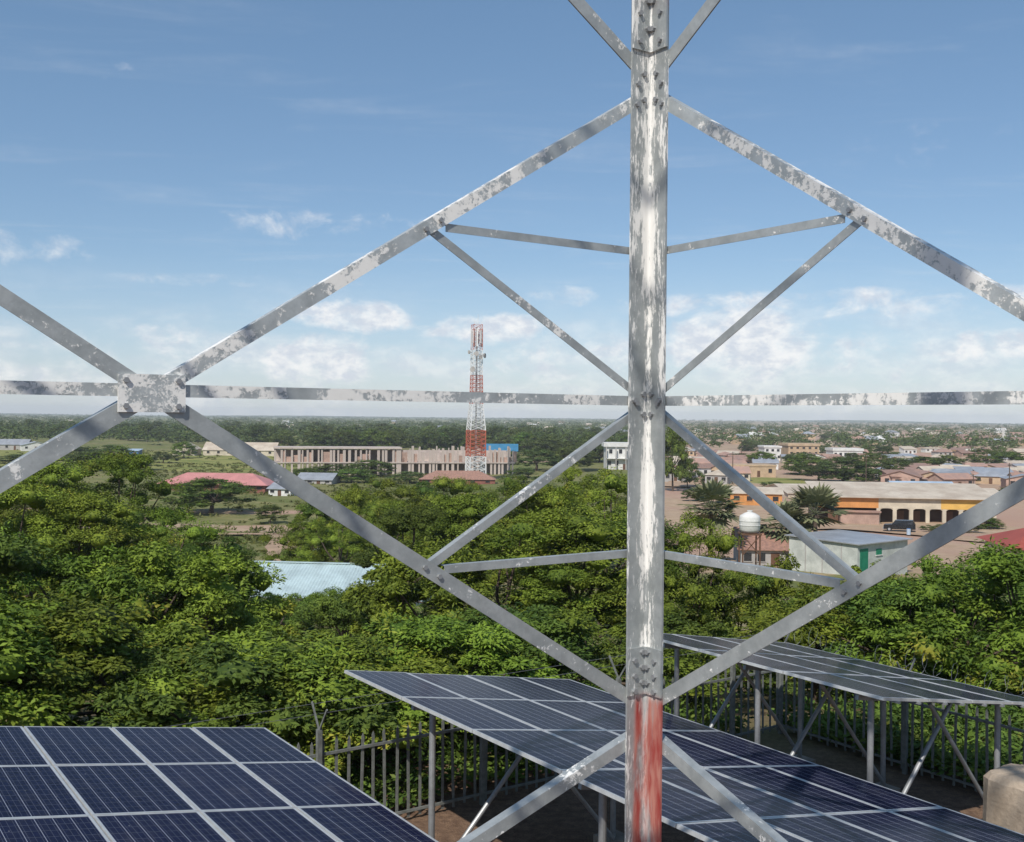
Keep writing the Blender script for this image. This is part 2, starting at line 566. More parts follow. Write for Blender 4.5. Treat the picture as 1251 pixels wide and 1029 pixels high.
def build_ground():
    ys = np.concatenate([np.array([-400, -200, -100, -50, -20]), np.arange(-8, 120, 1.6), 120 * 1.03 ** np.arange(0, 138)])
    ys = ys[ys < 7000]
    ys = np.append(ys, 7200)
    xp = np.concatenate([np.arange(0, 40, 1.6), 40 * 1.05 ** np.arange(1, 97)])
    xp = np.append(xp[xp < 4200], 4400)
    xs = np.concatenate([-xp[:0:-1], xp])
    X, Y = np.meshgrid(xs, ys)
    Z = np.interp(Y, GY, GZ)
    far = sstep(30, 60, Y)
    Z = Z + far * 0.22 * (np.sin(X * 0.11 + 1.3) * np.sin(Y * 0.09) + 0.5 * np.sin(X * 0.31 + Y * 0.22))
    Z = Z + sstep(2500, 7000, Y) * 6.0 * (0.5 + 0.5 * np.sin(X / 900.0 + 0.8))
    V = np.stack([X.ravel(), Y.ravel(), Z.ravel()], 1)
    ny, nx = X.shape
    i = np.arange((ny - 1) * nx).reshape(ny - 1, nx)[:, :-1].ravel()
    Q = np.stack([i, i + 1, i + nx + 1, i + nx], 1)
    ratio = X / np.maximum(Y, 1)
    town = sstep(0.10, 0.17, ratio) * sstep(95, 130, Y) * (1 - sstep(900, 2500, Y) * 0.6)
    base = 0.22 + 0.20 * (1 - sstep(60, 140, Y))
    strip = np.exp(-((Y - 165) / 5.0) ** 2) * 0.8 + np.exp(-((Y - 200) / 4.0) ** 2) * 0.7 + np.exp(-((Y - 455) / 10) ** 2) * 0.5
    dirt = np.clip(base + 0.75 * town + strip * (ratio < 0.05), 0, 1)
    soil = 1 - sstep(17.5, 24, Y)
    soil = np.maximum(soil, 0.55 * (1 - sstep(24, 60, Y)))
    field = np.clip(sstep(330, 370, Y) * (1 - sstep(520, 560, Y)) * (ratio < -0.2) * 0.9
                    + sstep(150, 175, Y) * (1 - sstep(270, 300, Y)) * (ratio < -0.1) * 0.35
                    + np.exp(-((X - 82) / 14) ** 2 - ((Y - 330) / 22) ** 2), 0, 1)
    C = np.stack([dirt, soil, field, np.ones_like(X)], -1).reshape(-1, 4)
    me = np_mesh('ground', V, Q, M['ground'], C)
    me.polygons.foreach_set('use_smooth', [True] * len(me.polygons))
    tag(place('ground', me), 'open ground of grass and bare earth running to the horizon', None, kind='structure')


build_ground()


def ribbon(name, pts, w, label, lift=0.06):
    """dirt track draped on the ground through photo points (already on the ground)"""
    fine = []
    for a, b in zip(pts[:-1], pts[1:]):
        n = max(2, int((b - a).length / 4))
        fine += [a.lerp(b, k / n) for k in range(n)]
    fine.append(pts[-1])
    rng = random.Random(len(pts) * 7 + int(w * 10))
    mb = MB()
    vs, fs = [], []
    for k, p in enumerate(fine):
        q = fine[min(k + 1, len(fine) - 1)] - fine[max(k - 1, 0)]
        q.z = 0
        s = q.normalized().cross(Vector((0, 0, 1))) * (w / 2)
        for side in (-1, 1):
            e = p + s * side * rng.uniform(0.8, 1.2)
            vs.append((e.x, e.y, g(e.y) + 0.30 + lift))
        if k:
            fs.append((2 * k - 2, 2 * k - 1, 2 * k + 1, 2 * k))
    mb.add(vs, fs)
    return tag(mb.build(name, M['road']), label, kind='structure')


ribbon('dirt_road', [ground_at(x, y) for x, y in ((352, 690), (346, 668), (352, 655), (372, 648), (420, 645))], 4.0, 'sandy track bending between the trees below the field')
ribbon('dirt_road', [ground_at(x, y) for x, y in ((250, 655), (300, 655), (352, 656), (372, 655))], 3.0, 'orange earth strip along the foot of the field')
ribbon('dirt_road', [ground_at(x, y) for x, y in ((940, 647), (1010, 646), (1080, 650), (1140, 656), (1251, 668))], 7.0, 'pale earth road in front of the arcaded shops')
ribbon('dirt_road', [ground_at(x, y) for x, y in ((826, 596), (850, 583), (880, 570), (930, 561))], 9.0, 'wide dusty town street between the small houses')

# ------------------------------------------------------------------ the lattice tower we stand in
TH = math.atan2(0.5671, 0.8236)                 # heading shared by tower, arrays and fence
RX = Vector((math.cos(TH), math.sin(TH), 0))    # along the rows
CX = Vector((-math.sin(TH), math.cos(TH), 0))   # along the array columns, away from us
HW = 2.69
LEGD = 5.86
LEGX = 0.1275 * LEGD
tc_ = Vector((LEGX, LEGD, 0)) - (RX + CX) * HW


def rc(r, c, z=0.0):
    return RX * r + CX * c + Vector((0, 0, z))


def build_tower():
    T = thing('lattice_tower', 'galvanised lattice tower with peeling white and red paint rising around the viewpoint', 'tower', (tc_.x, tc_.y, 0), TH)

    def hw(z):
        return HW - 0.018 * (z - 6.15)

    def leg_pt(sx, sy, z):
        return Vector((sx * hw(z), sy * hw(z), z))
    LW, LT = 0.142, 0.013
    ZT = 18.2
    segs = [(0.25, 4.76), (4.76, 8.36), (8.36, 12.7), (12.7, ZT)]
    for sx in (1, -1):
        for sy in (1, -1):
            for z0, z1 in segs:
                mb = MB()
                p0, p1 = leg_pt(sx, sy, z0), leg_pt(sx, sy, z1)
                mb.profile(p0, p1, Vector((-sx, 0, 0)), Vector((0, -sy, 0)),
                           [(0, 0), (LW, 0), (LW, LT), (LT + .012, LT), (LT + .004, LT + .004), (LT, LT + .012), (LT, LW), (0, LW)][:: (1 if sx * sy < 0 else -1)])
                mb.build('leg', M['leg_steel'], T)
            bp = leg_pt(sx, sy, 0.25)
            MB().box(bp.x - .28, bp.x + .28, bp.y - .28, bp.y + .28, -0.2, 0.24).build('pedestal', M['footing'], T)
    bolt_me = MB().tube((0, 0, 0), (0, 0, 0.016), 0.0155, 0.0145, 6).mesh('bolt', M['galv'])
    bolt_g = MB().tube((0, 0, 0), (0, 0, 0.012), 0.013, 0.012, 6).mesh('bolt', M['galv'])
    q_in = {('x', 1): Vector((-1, 0, 0)), ('x', -1): Vector((1, 0, 0)), ('y', 1): Vector((0, -1, 0)), ('y', -1): Vector((0, 1, 0))}

    def bolt(p, normal, me=bolt_me, parent=T):
        return place('bolt', me, parent, p, normal.to_track_quat('Z', 'Y').to_euler())
    # splice plates inside the legs with two columns of staggered bolts on each flange
    for sx in (1, -1):
        for sy in (1, -1):
            for (zc, hgt) in ((4.76, 0.26), (8.36, 0.46), (12.7, 0.3)):
                c = leg_pt(sx, sy, zc)
                mb = MB()
                w, th, o = 0.150, 0.012, LT + .0015
                a0 = leg_pt(sx, sy, zc - hgt / 2)
                a1 = leg_pt(sx, sy, zc + hgt / 2)
                mb.profile(a0, a1, Vector((-sx, 0, 0)), Vector((0, -sy, 0)),
                           [(o, o), (w, o), (w, o + th), (o + th + .008, o + th), (o + th, o + th + .008), (o + th, w), (o, w)][:: (1 if sx * sy < 0 else -1)])
                sp = mb.build('splice_plate', M['leg_steel'], T)
                if sx + sy <= -2:
                    continue
                for k in range(6):
                    dz = -hgt / 2 + hgt * (k + 0.6) / 6.2
                    u = 0.052 if k % 2 else 0.105
                    cc = leg_pt(sx, sy, zc + dz)
                    bolt(cc + Vector((-sx * u, -sy * (o + th), 0)), Vector((0, -sy, 0)), bolt_me, sp)
                    bolt(cc + Vector((-sx * (o + th), -sy * u, 0)), Vector((-sx, 0, 0)), bolt_me, sp)

    def angle(name, p0, p1, w, t, nin, matl, up=1, out=0.0):
        """L section: one flange flat in the face, the other pointing outward; nin = inward normal of the face"""
        p0, p1 = Vector(p0) - nin * out, Vector(p1) - nin * out
        d = (p1 - p0).normalized()
        a = nin.cross(d).normalized()
        if a.z < 0:
            a = -a
        a = a * up
        b = -nin
        pts = [(-w / 2, 0), (w / 2, 0), (w / 2, w * .9), (w / 2 - t, w * .9), (w / 2 - t, t), (-w / 2, t)]
        if a.cross(b).dot(d) < 0:
            pts = pts[::-1]
        return MB().profile(p0, p1, a, b, pts).build(name, matl, T)

    levels = [(0.55, 2.42, False), (2.55, 4.38, False), (4.58, 7.88, True), (8.02, 11.3, True), (11.45, 14.7, True), (14.85, 17.9, True)]
    for ax in ('x', 'y'):
        for s in (1, -1):
            nin = q_in[(ax, s)]

            def fp(t, z, ins=0.0):
                h = hw(z)
                k = h + 0.001 + ins
                return Vector((s * k, t * h, z)) if ax == 'x' else Vector((t * h, s * k, z))
            front = s == 1
            for (z0, z1, red) in levels:
                zm = (z0 + z1) / 2
                e = 1 - 0.06 / HW
                mw = M['brace_white'] if front and z0 > 4.4 else M['brace_grey']
                main = front and 4.4 < z0 < 5
                # half diagonals: each runs leg -> centre gusset, as bolted pieces in the photograph
                for t0, za, matl in ((e, z1, M['brace_white']), (e, z0, M['brace_grey']), (-e, z1, M['brace_grey']), (-e, z0, M['brace_grey'])):
                    ca = fp(0.0, zm)
                    ea = fp(t0, za)
                    dirv = (ea - ca).normalized()
                    angle('diagonal_brace', ca + dirv * 0.03, ea, 0.066 if za > zm else 0.074, 0.009, nin, matl if main else M['brace_grey'], 1, 0.0)
                # horizontal at the X centre
                zh = zm + (0.012 if main else 0.0)
                if red:
                    for sg in (-1, 1):
                        angle('horizontal_brace', fp(0.02 * sg, zh), fp(e * sg, zh), 0.052, 0.007, nin, mw, 1, 0.004)
                # centre plate
                gw, gh = 0.135, 0.077
                c = fp(0, zm)
                mb = MB()
                tdir = Vector((0, 1, 0)) if ax == 'x' else Vector((1, 0, 0))
                q0 = c + nin * 0.002
                mb.profile(q0, q0 + nin * 0.010, tdir, Vector((0, 0, 1)), [(-gw, -gh), (gw, -gh), (gw, gh), (-gw, gh)])
                gp = mb.build('gusset_plate', M['gusset'], T)
                if front and main:
                    for (bx, bz) in ((-.105, .052), (.105, .052), (-.105, -.052), (.105, -.052)):
                        bolt(q0 + nin * 0.010 + tdir * bx + Vector((0, 0, bz)), nin, bolt_g, gp)
                if red:
                    for sg in (-1, 1):
                        for za, sv in ((z1, 1), (z0, -1)):
                            mid = (fp(0, zm) + fp(e * sg, za)) / 2
                            lg_h = fp(e * sg, mid.z)
                            lg_m = fp(e * sg, zm + sv * 0.05)
                            tow = (lg_h - mid).normalized()
                            angle('redundant_brace', mid + tow * 0.085, lg_h, 0.040, 0.005, nin, M['brace_grey'], 1, 0.012)
                            angle('redundant_brace', mid + (lg_m - mid).normalized() * 0.03 - tow * 0.03, lg_m, 0.042, 0.005, nin, M['brace_grey'], 1, 0.018)
                            if front and main and sg == 1:
                                dd = (fp(e * sg, za) - fp(0, zm)).normalized()
                                for k in (-0.04, 0.055):
                                    bolt(mid + dd * k + nin * 0.001, nin, bolt_g)
                if front and main:
                    # bolts through the leg flange at the three joints (seen inside the corner leg)
                    for zz, offs in ((zm, ((.035, .05), (.085, .0), (.035, -.06), (.10, .015))), (z1 + .05, ((.05, .08), (.09, .02), (.05, -.06), (.095, -.09)))):
                        for (u, dz) in offs:
                            h = hw(zz + dz)
                            p = Vector((h - LT, h - u - LT, zz + dz)) if ax == 'x' else Vector((h - u - LT, h - LT, zz + dz))
                            bolt(p, nin)
    return T


build_tower()

# ------------------------------------------------------------------ solar arrays
PW, PL, TILT = 0.99, 1.65, 0.163
PX, PY = 1.010, 1.668


def panel_meshes():
    fr = MB()
    w, l, t, f = PW / 2, PL / 2, 0.038, 0.024
    fr.box(-w, w, -l, -l + f, -t, 0.003)
    fr.box(-w, w, l - f, l, -t, 0.003)
    fr.box(-w, -w + f, -l + f, l - f, -t, 0.003)
    fr.box(w - f, w, -l + f, l - f, -t, 0.003)
    gl = MB().box(-w + f - .002, w - f + .002, -l + f - .002, l - f + .002, -0.008, 0.0)
    jb = MB().box(-.07, .07, l - .35, l - .22, -0.035, -0.0085)
    return fr.mesh('frame', M['alu']), gl.mesh('cell_sheet', M['cells']), jb.mesh('junction_box', M['dark_steel'])


P_FR, P_GL, P_JB = panel_meshes()


def array(row0, colfar, zhigh, ncol, nrow, label, posts, rj):
    """row0 = row coordinate of the high edge, colfar = column coordinate of the far end; grows towards us"""
    A = thing('solar_array', label, 'solar array', rc(row0, colfar), TH, 'solar arrays in the compound')
    ct, st = math.cos(TILT), math.sin(TILT)
    rr = random.Random(rj)
    for i in range(ncol):
        for j in range(nrow):
            u = (i + 0.5) * PX
            p = place('solar_panel', P_FR, A, (u * ct, -(j + 0.5) * PY, zhigh - u * st + rr.uniform(-.002, .002)), (rr.uniform(-.003, .003), TILT + rr.uniform(-.002, .002), 0))
            place('cell_sheet', P_GL, p)
            place('junction_box', P_JB, p)
    L = ncol * PX
    for j in posts:
        y = -j * PY
        for u in (0.42, L - 0.55):
            x = u * ct
            zt = zhigh - u * st - 0.13
            MB().tube((x, y, -0.1), (x, y, zt), 0.042, None, 12).build('post', M['galv'], A, smooth=False)
            MB().box(x - .2, x + .2, y - .2, y + .2, -0.15, 0.05 + 0.03 * (int(j * 2) % 3)).build('footing', M['footing'], A)
        # rafter, and a strut crossing from the foot of the high post to the rafter
        MB().bar((0.12 * ct, y, zhigh - 0.12 * st - 0.105), ((L - .12) * ct, y, zhigh - (L - .12) * st - 0.105), 0.05, 0.07).build('rafter', M['galv'], A)
        u2 = L * 0.60
        MB().tube((0.5, y + 0.09, 0.12), (u2 * ct, y + 0.09, zhigh - u2 * st - 0.14), 0.033, None, 10).build('strut', M['galv'], A)
        u3 = L * 0.40
        MB().tube(((L - .62) * ct, y - 0.09, 0.12), (u3 * ct, y - 0.09, zhigh - u3 * st - 0.14), 0.030, None, 10).build('strut', M['galv'], A)
    for u in (0.30, 0.75, 1.35, 1.75, 2.3, 2.75, 3.3, 3.75)[:2 * ncol]:
        MB().bar((u * ct, 0.03, zhigh - u * st - 0.055), (u * ct, -nrow * PY - 0.03, zhigh - u * st - 0.055), 0.04, 0.03).build('purlin', M['galv'], A)
    # sagging wiring below the high edge
    return A


array(1.38, 13.52, 2.62, 4, 5, 'solar array of blue modules closest beside the tower, all in sun', (0.55, 2.5, 4.5), 1)
array(6.50, 13.52, 2.59, 4, 7, 'middle solar array crossed by tower shadows, between two other arrays', (1.05, 3.1, 5.1, 6.6), 2)
array(11.70, 13.52, 2.59, 4, 3, 'short dark solar array beside the razor wire fence corner', (0.45, 1.5, 2.7), 3)


# ------------------------------------------------------------------ compound fence
def fence(p0, p1, label, matl, name='palisade_fence', ph=1.48, coil=True):
    d = p1 - p0
    L = d.length
    a = math.atan2(d.y, d.x)
    Fc = thing(name, label, 'fence', p0, a, 'palisade fence around the compound')
    pk = MB()
    w = 0.022
    pk.add([(-w, -.006, .06), (w, -.006, .06), (w, .006, .06), (-w, .006, .06), (-w, -.006, ph - .06), (w, -.006, ph - .06), (w, .006, ph - .06), (-w, .006, ph - .06), (0, 0, ph)],
           [(0, 3, 2, 1), (0, 1, 5, 4), (1, 2, 6, 5), (2, 3, 7, 6), (3, 0, 4, 7), (4, 5, 8), (5, 6, 8), (6, 7, 8), (7, 4, 8)])
    pm = pk.mesh('picket', matl)
    n = int(L / 0.2)
    rr = random.Random(int(L * 10))
    for k in range(n):
        place('picket', pm, Fc, (0.1 + k * 0.2, 0.022, rr.uniform(-.02, .02)), (rr.uniform(-.02, .02), rr.uniform(-.025, .025), 0))
    for z in (0.16, ph - 0.22):
        MB().box(0, L, -.014, .014, z - .02, z + .02).build('rail', matl, Fc)
    post = MB().box(-.035, .035, -.035, .035, -.2, ph + .16)
    post.bar((0, 0, ph + .14), (0, -.26, ph + .5), .03, .02, (1, 0, 0))
    post.bar((0, 0, ph + .14), (0, .26, ph + .5), .03, .02, (1, 0, 0))
    po = post.mesh('post', matl)
    k = 0.0
    while k < L + 0.1:
        place('post', po, Fc, (k, -.03, 0))
        k += 2.8
    # razor wire coil in the V of the arms
    vs, rad = [], 0.20
    turns = int(L / 0.30)
    jit = random.Random(9)
    if not coil:
        for z in (ph + .30, ph + .46):
            MB().bar((0, .24, z), (L, .24, z), .006, .006).build('barbed_wire', M['wire'], Fc)
        return Fc
    pts = []
    for q in range(turns * 10):
        th = q / 10 * 2 * math.pi
        wob = 0.05 * math.sin(q * .37) + 0.06 * math.sin(q * .083)
        pts.append(Vector((q / (turns * 10) * L, rad * math.cos(th) + wob, ph + .42 + rad * math.sin(th) + wob)))
    mb = MB()
    for a_, b_ in zip(pts[:-1], pts[1:]):
        mb.tube(a_, b_, .0035, None, 3)
    mb.build('razor_wire', M['wire'], Fc)
    return Fc


CF = 14.12
fence(rc(-2.0, CF), rc(16.2, CF), 'grey palisade fence with splayed post tops behind the far ends of the arrays', M['fence_steel'], coil=False)
fence(rc(16.2, CF), rc(16.2, 2.0), 'palisade fence with razor wire along the side of the shorter array', M['fence_steel'])


def rough_block():
    b = at(1252, 1010, 14.0)
    O = thing('concrete_block', 'rough beige concrete pillar stump behind the middle solar array', 'block', (b.x, b.y, 0), TH)
    rr = random.Random(5)
    n = 7
    vs, fs = [], []
    hgt, s = 1.52, 0.42
    # lumpy block: rings of points on a rounded square
    rings = [(-.1, 1.0), (.4, 1.02), (.8, .99), (1.2, 1.0), (1.42, .97), (1.5, .88), (1.53, .6), (1.54, .2)]
    m = 20
    for (z, k) in rings:
        for q in range(m):
            a = 2 * math.pi * q / m
            c, si = math.cos(a), math.sin(a)
            e = 1 / max(abs(c), abs(si)) ** 0.86
            vs.append((c * e * s * k + rr.uniform(-.018, .018), si * e * s * k + rr.uniform(-.018, .018), z + rr.uniform(-.012, .012)))
    for r in range(len(rings) - 1):
        for q in range(m):
            fs.append((r * m + q, r * m + (q + 1) % m, (r + 1) * m + (q + 1) % m, (r + 1) * m + q))
    fs.append(tuple((len(rings) - 1) * m + q for q in range(m)))
    MB().add(vs, fs).build('stump', M['concrete'], O)
    MB().box(-.6, .6, -.6, .6, -.2, .1).build('footing', M['footing'], O)


rough_block()


# ------------------------------------------------------------------ trees
def leaves(rng, centers, rads, per, size, flat=0.72, droop=0.30):
    """kite-shaped leaves around clump centres; returns verts and quads"""
    n = len(centers)
    c = np.repeat(centers, per, 0)
    r = np.repeat(rads, per)[:, None]
    N = n * per
    d = rng.normal(size=(N, 3))
    d[:, 2] = np.where(d[:, 2] < -0.2, -d[:, 2] * rng.uniform(0, 1, N), d[:, 2])
    d /= np.linalg.norm(d, axis=1)[:, None]
    rad = 0.42 + 0.58 * rng.uniform(0, 1, (N, 1)) ** 0.6 + np.abs(rng.normal(size=(N, 1))) * 0.10
    p = c + d * r * rad * np.array([1, 1, flat])
    ax = d + rng.normal(size=(N, 3)) * 0.55
    ax[:, 2] = ax[:, 2] * 0.5 - droop
    ax /= np.linalg.norm(ax, axis=1)[:, None]
    nr = d * 1.0 + np.array([0, 0, 0.45]) + rng.normal(size=(N, 3)) * 0.35
    sd_ = np.cross(ax, nr)
    sd_ /= np.linalg.norm(sd_, axis=1)[:, None] + 1e-9
    nr = np.cross(sd_, ax)
    s = size * rng.uniform(0.65, 1.35, (N, 1))
    V = np.stack([p - ax * s * .5, p + sd_ * s * .19 + nr * s * .05, p + ax * s * .5 - nr * s * .06, p - sd_ * s * .19 + nr * s * .05], 1).reshape(-1, 3)
    Q = np.arange(N * 4).reshape(N, 4)
    return V, Q


def light_block_cores(rng, centers, rads, flat=0.72):
    """opaque core added inside a leaf mound to block light: a lumpy low ball"""
    nu, nv = 7, 5
    th = np.arange(nu) / nu * 2 * math.pi
    ph = np.linspace(-1.35, 1.45, nv)
    base = np.array([[math.cos(p) * math.cos(t), math.cos(p) * math.sin(t), math.sin(p)] for p in ph for t in th])
    q = np.array([[r * nu + k, r * nu + (k + 1) % nu, (r + 1) * nu + (k + 1) % nu, (r + 1) * nu + k] for r in range(nv - 1) for k in range(nu)])
    n = len(centers)
    jit = rng.uniform(0.75, 1.15, (n, len(base), 1))
    V = centers[:, None, :] + base[None] * jit * rads[:, None, None] * np.array([1, 1, flat])
    Q = q[None] + (np.arange(n) * len(base))[:, None, None]
    return V.reshape(-1, 3), Q.reshape(-1, 4)


def crown_points(rng, H, R, n, kind):
    """clump centres of one crown; crown base near z=0.3H"""
    th = rng.uniform(0, 2 * math.pi, n)
    u = rng.uniform(0, 1, n)
    k = rng.integers(2, 5)
    ph = rng.uniform(0, 6.28, 3)
    lob = 1 + 0.20 * np.sin(k * th + ph[0]) + 0.13 * np.sin((k + 2) * th + ph[1])
    if kind == 'dome':
        el = np.arcsin(np.clip(-0.55 + 1.55 * u, -1, 1))
        sh = 0.62 + 0.38 * rng.uniform(0, 1, n) ** 0.5
        x = np.cos(el) * np.cos(th) * R * lob * sh
        y = np.cos(el) * np.sin(th) * R * lob * sh
        z = 0.47 * H + np.sin(el) * 0.50 * H * sh * (1 + 0.12 * np.sin(3 * th + ph[2]))
    else:                                        # tiered, spreading
        tier = rng.integers(0, 4, n)
        rr = np.sqrt(rng.uniform(0.05, 1, n)) * R * lob * np.array([1.0, 0.92, 0.72, 0.42])[tier]
        x, y = rr * np.cos(th), rr * np.sin(th)
        z = H * np.array([0.40, 0.60, 0.79, 0.93])[tier] + rng.normal(size=n) * 0.035 * H - 0.10 * H * (rr / R) ** 2
    return np.stack([x, y, z], 1)


def trunk_mesh(rng, pts, H, r0, name):
    mb = MB()
    z1 = 0.34 * H
    b = [Vector((0, 0, -.4)), Vector((rng.uniform(-.06, .06) * H * .4, rng.uniform(-.06, .06) * H * .4, z1 * .6)), Vector((rng.uniform(-.05, .05) * H, rng.uniform(-.05, .05) * H, z1))]
    mb.path(b, [r0 * 1.15, r0 * .85, r0 * .75], 9)
    idx = rng.choice(len(pts), min(11, len(pts)), replace=False)
    for i in idx:
        e = Vector(pts[i])
        m = b[2].lerp(e, .5) + Vector((rng.uniform(-.2, .2), rng.uniform(-.2, .2), -.05 * H))
        mb.path([b[2], m, e], [r0 * .5, r0 * .32, r0 * .10], 6)
    return mb.mesh(name, M['bark'])


def tree_kind(seed, H, R, ncl, per, size, kind, matl, rcl=(0.26, 0.92), r0=0.16):
    rng = np.random.default_rng(seed)
    pts = crown_points(rng, H, R, ncl, kind)
    rad = rng.uniform(*rcl, ncl)
    V, Q = leaves(rng, pts, rad, per, size)
    big = rad > np.median(rad)
    hv, hq = light_block_cores(rng, pts[big], rad[big] * 0.50)  # hidden cores added in the larger mounds so light cannot pass
    V, Q = np.concatenate([V, hv]), np.concatenate([Q, hq + len(V)])
    return np_mesh('crown', V, Q, matl), trunk_mesh(rng, pts, H, r0, 'trunk'), H


NEAR = [tree_kind(s, 6.0, rr_, nc, 460, 0.12, kd, M[ml]) for s, rr_, nc, kd, ml in
        ((11, 2.9, 60, 'dome', 'leaf'), (12, 3.3, 66, 'tier', 'leaf'), (13, 2.7, 58, 'dome', 'leaf_dark'), (14, 3.2, 66, 'tier', 'leaf_dark'), (15, 2.9, 62, 'dome', 'leaf'), (16, 3.4, 70, 'tier', 'leaf'))]
LOW = [tree_kind(s, 3.0, rr_, nc, 400, 0.125, kd, M[ml], (0.24, 0.70), 0.10) for s, rr_, nc, kd, ml in
       ((31, 2.3, 42, 'dome', 'leaf'), (32, 2.6, 46, 'tier', 'leaf'), (33, 2.2, 40, 'dome', 'leaf_dark'), (34, 2.5, 46, 'tier', 'leaf_dark'), (35, 2.3, 44, 'dome', 'leaf'), (36, 2.6, 48, 'tier', 'leaf'))]
MID = [tree_kind(s, 8.0, rr_, 85, 120, 0.36, kd, M[ml], (0.5, 1.5), 0.25) for s, rr_, kd, ml in
       ((21, 4.6, 'dome', 'leaf_far'), (22, 5.4, 'tier', 'leaf_far'), (23, 4.2, 'dome', 'leaf_dark'), (24, 5.0, 'dome', 'leaf_far'), (25, 4.9, 'tier', 'leaf_far'))]


def tree(kindset, k, x, y, h, wscale, label, group, name='tree', rz=0.0, sink=0.0):
    cm, tm, H = kindset[k]
    t = thing(name, label, 'tree', (x, y, g(y) - sink), rz, group)
    s = h / H
    place('crown', cm, t, None, None, (s * wscale, s * wscale, s))
    place('trunk', tm, t, None, None, (s * wscale, s * wscale, s))
    return t


trng = random.Random(3)
NEAR_TREES = [
    # px, top py, depth, kind, width factor : first row just behind the fence
    (-70, 690, 17.5, 0, 1.1), (40, 722, 18.5, 1, 1.15), (150, 735, 19.0, 4, 1.15), (250, 752, 17.5, 2, 1.1), (345, 785, 18.2, 5, 1.1), (440, 790, 18.8, 0, 1.05),
    (545, 768, 19.8, 1, 1.05), (640, 745, 22.5, 3, 1.05), (735, 742, 23.0, 4, 1.05), (845, 735, 24.5, 2, .95), (1000, 706, 27.0, 0, 1.0), (1085, 700, 26.0, 3, 1.0),
    (1165, 690, 25.0, 4, 1.05), (1262, 665, 24.0, 5, 1.1),
    # second row
    (-50, 640, 26, 3, 1.15), (70, 645, 28, 4, 1.15), (190, 655, 29, 0, 1.15), (255, 668, 30, 5, .95), (520, 655, 31, 1, 1.05), (610, 625, 32, 0, 1.05), (705, 605, 33, 5, 1.1), (778, 620, 34, 3, .95), (848, 604, 33, 4, .62),
    (905, 674, 34, 2, .65), (970, 670, 34, 4, .65), (1075, 676, 34, 0, .7), (1140, 676, 32, 4, .8), (1225, 650, 32, 2, 1.0),
    # third row
    (15, 582, 44, 1, 1.15), (110, 590, 46, 5, 1.1), (200, 604, 48, 4, .95), (265, 640, 47, 2, .85), (500, 612, 55, 3, 1.1), (575, 592, 58, 5, 1.15), (655, 585, 56, 1, 1.1), (735, 570, 52, 0, 1.1),
    (60, 551, 78, 5, 1.15), (145, 545, 82, 1, 1.15), (-20, 556, 74, 4, 1.1), (425, 590, 100, 5, 1.1), (480, 574, 108, 4, 1.1), (550, 578, 112, 1, 1.1), (615, 577, 104, 0, 1.05), (388, 606, 92, 3, 1.0), (395, 730, 48, 4, .9), (452, 722, 50, 0, .9), (338, 738, 44, 2, .85), (420, 745, 38, 3, .9), (690, 562, 100, 0, 1.05),
    (450, 582, 116, 0, 1.1), (515, 577, 118, 2, 1.1), (585, 581, 120, 4, 1.1), (650, 570, 116, 2, 1.1), (372, 618, 84, 4, .9), (740, 562, 110, 4, 1.0), (470, 606, 84, 1, 1.0), (540, 604, 82, 4, 1.05), (412, 622, 80, 0, .95)]
SHAPE = {0: ('rounded fresh green', 'r'), 1: ('tiered fresh green', 't'), 2: ('rounded dark green', 'd'), 3: ('tiered dark green', 'e'), 4: ('full crowned yellowish green', 'f'), 5: ('wide spreading yellowish green', 'w')}
ZT_ = [['behind the fence at the sunlit solar array', 'behind the fence post with splayed top', 'behind the far end of the middle solar array', 'behind the razor wire of the short solar array'],
       ['on the slope below the pink roofed building', 'on the slope around the pale blue roof', 'on the slope below the telecom mast', 'on the slope below the white shed'],
       ['far down the slope near the blue kiosk', 'beyond the pale blue roof beside the sandy track', 'far down the slope below the unfinished building', 'far down the slope below the town']]
for i, (px, py, dep, k, ws) in enumerate(NEAR_TREES):
    top = at(px, py, dep)
    h = max(2.2, (top.z - g(dep)) * 0.93 - 0.15)
    row = 0 if dep < 27.5 else (1 if dep < 60 else 2)
    zt = ZT_[row][0 if px < 330 else (1 if px < (560 if row == 1 else 480) else (2 if px < 800 else 3))]
    low = h < 4.0
    s_ = h / (3.0 if low else 6.0)
    w_ = ws * max(0.85, min(1.3, (1.0 / s_) ** 0.75))
    tree(LOW if low else NEAR, k, top.x, dep, h, w_, SHAPE[k][0] + ' tree ' + zt, 'trees ' + zt, 'leafy_tree', trng.uniform(0, 6.28))

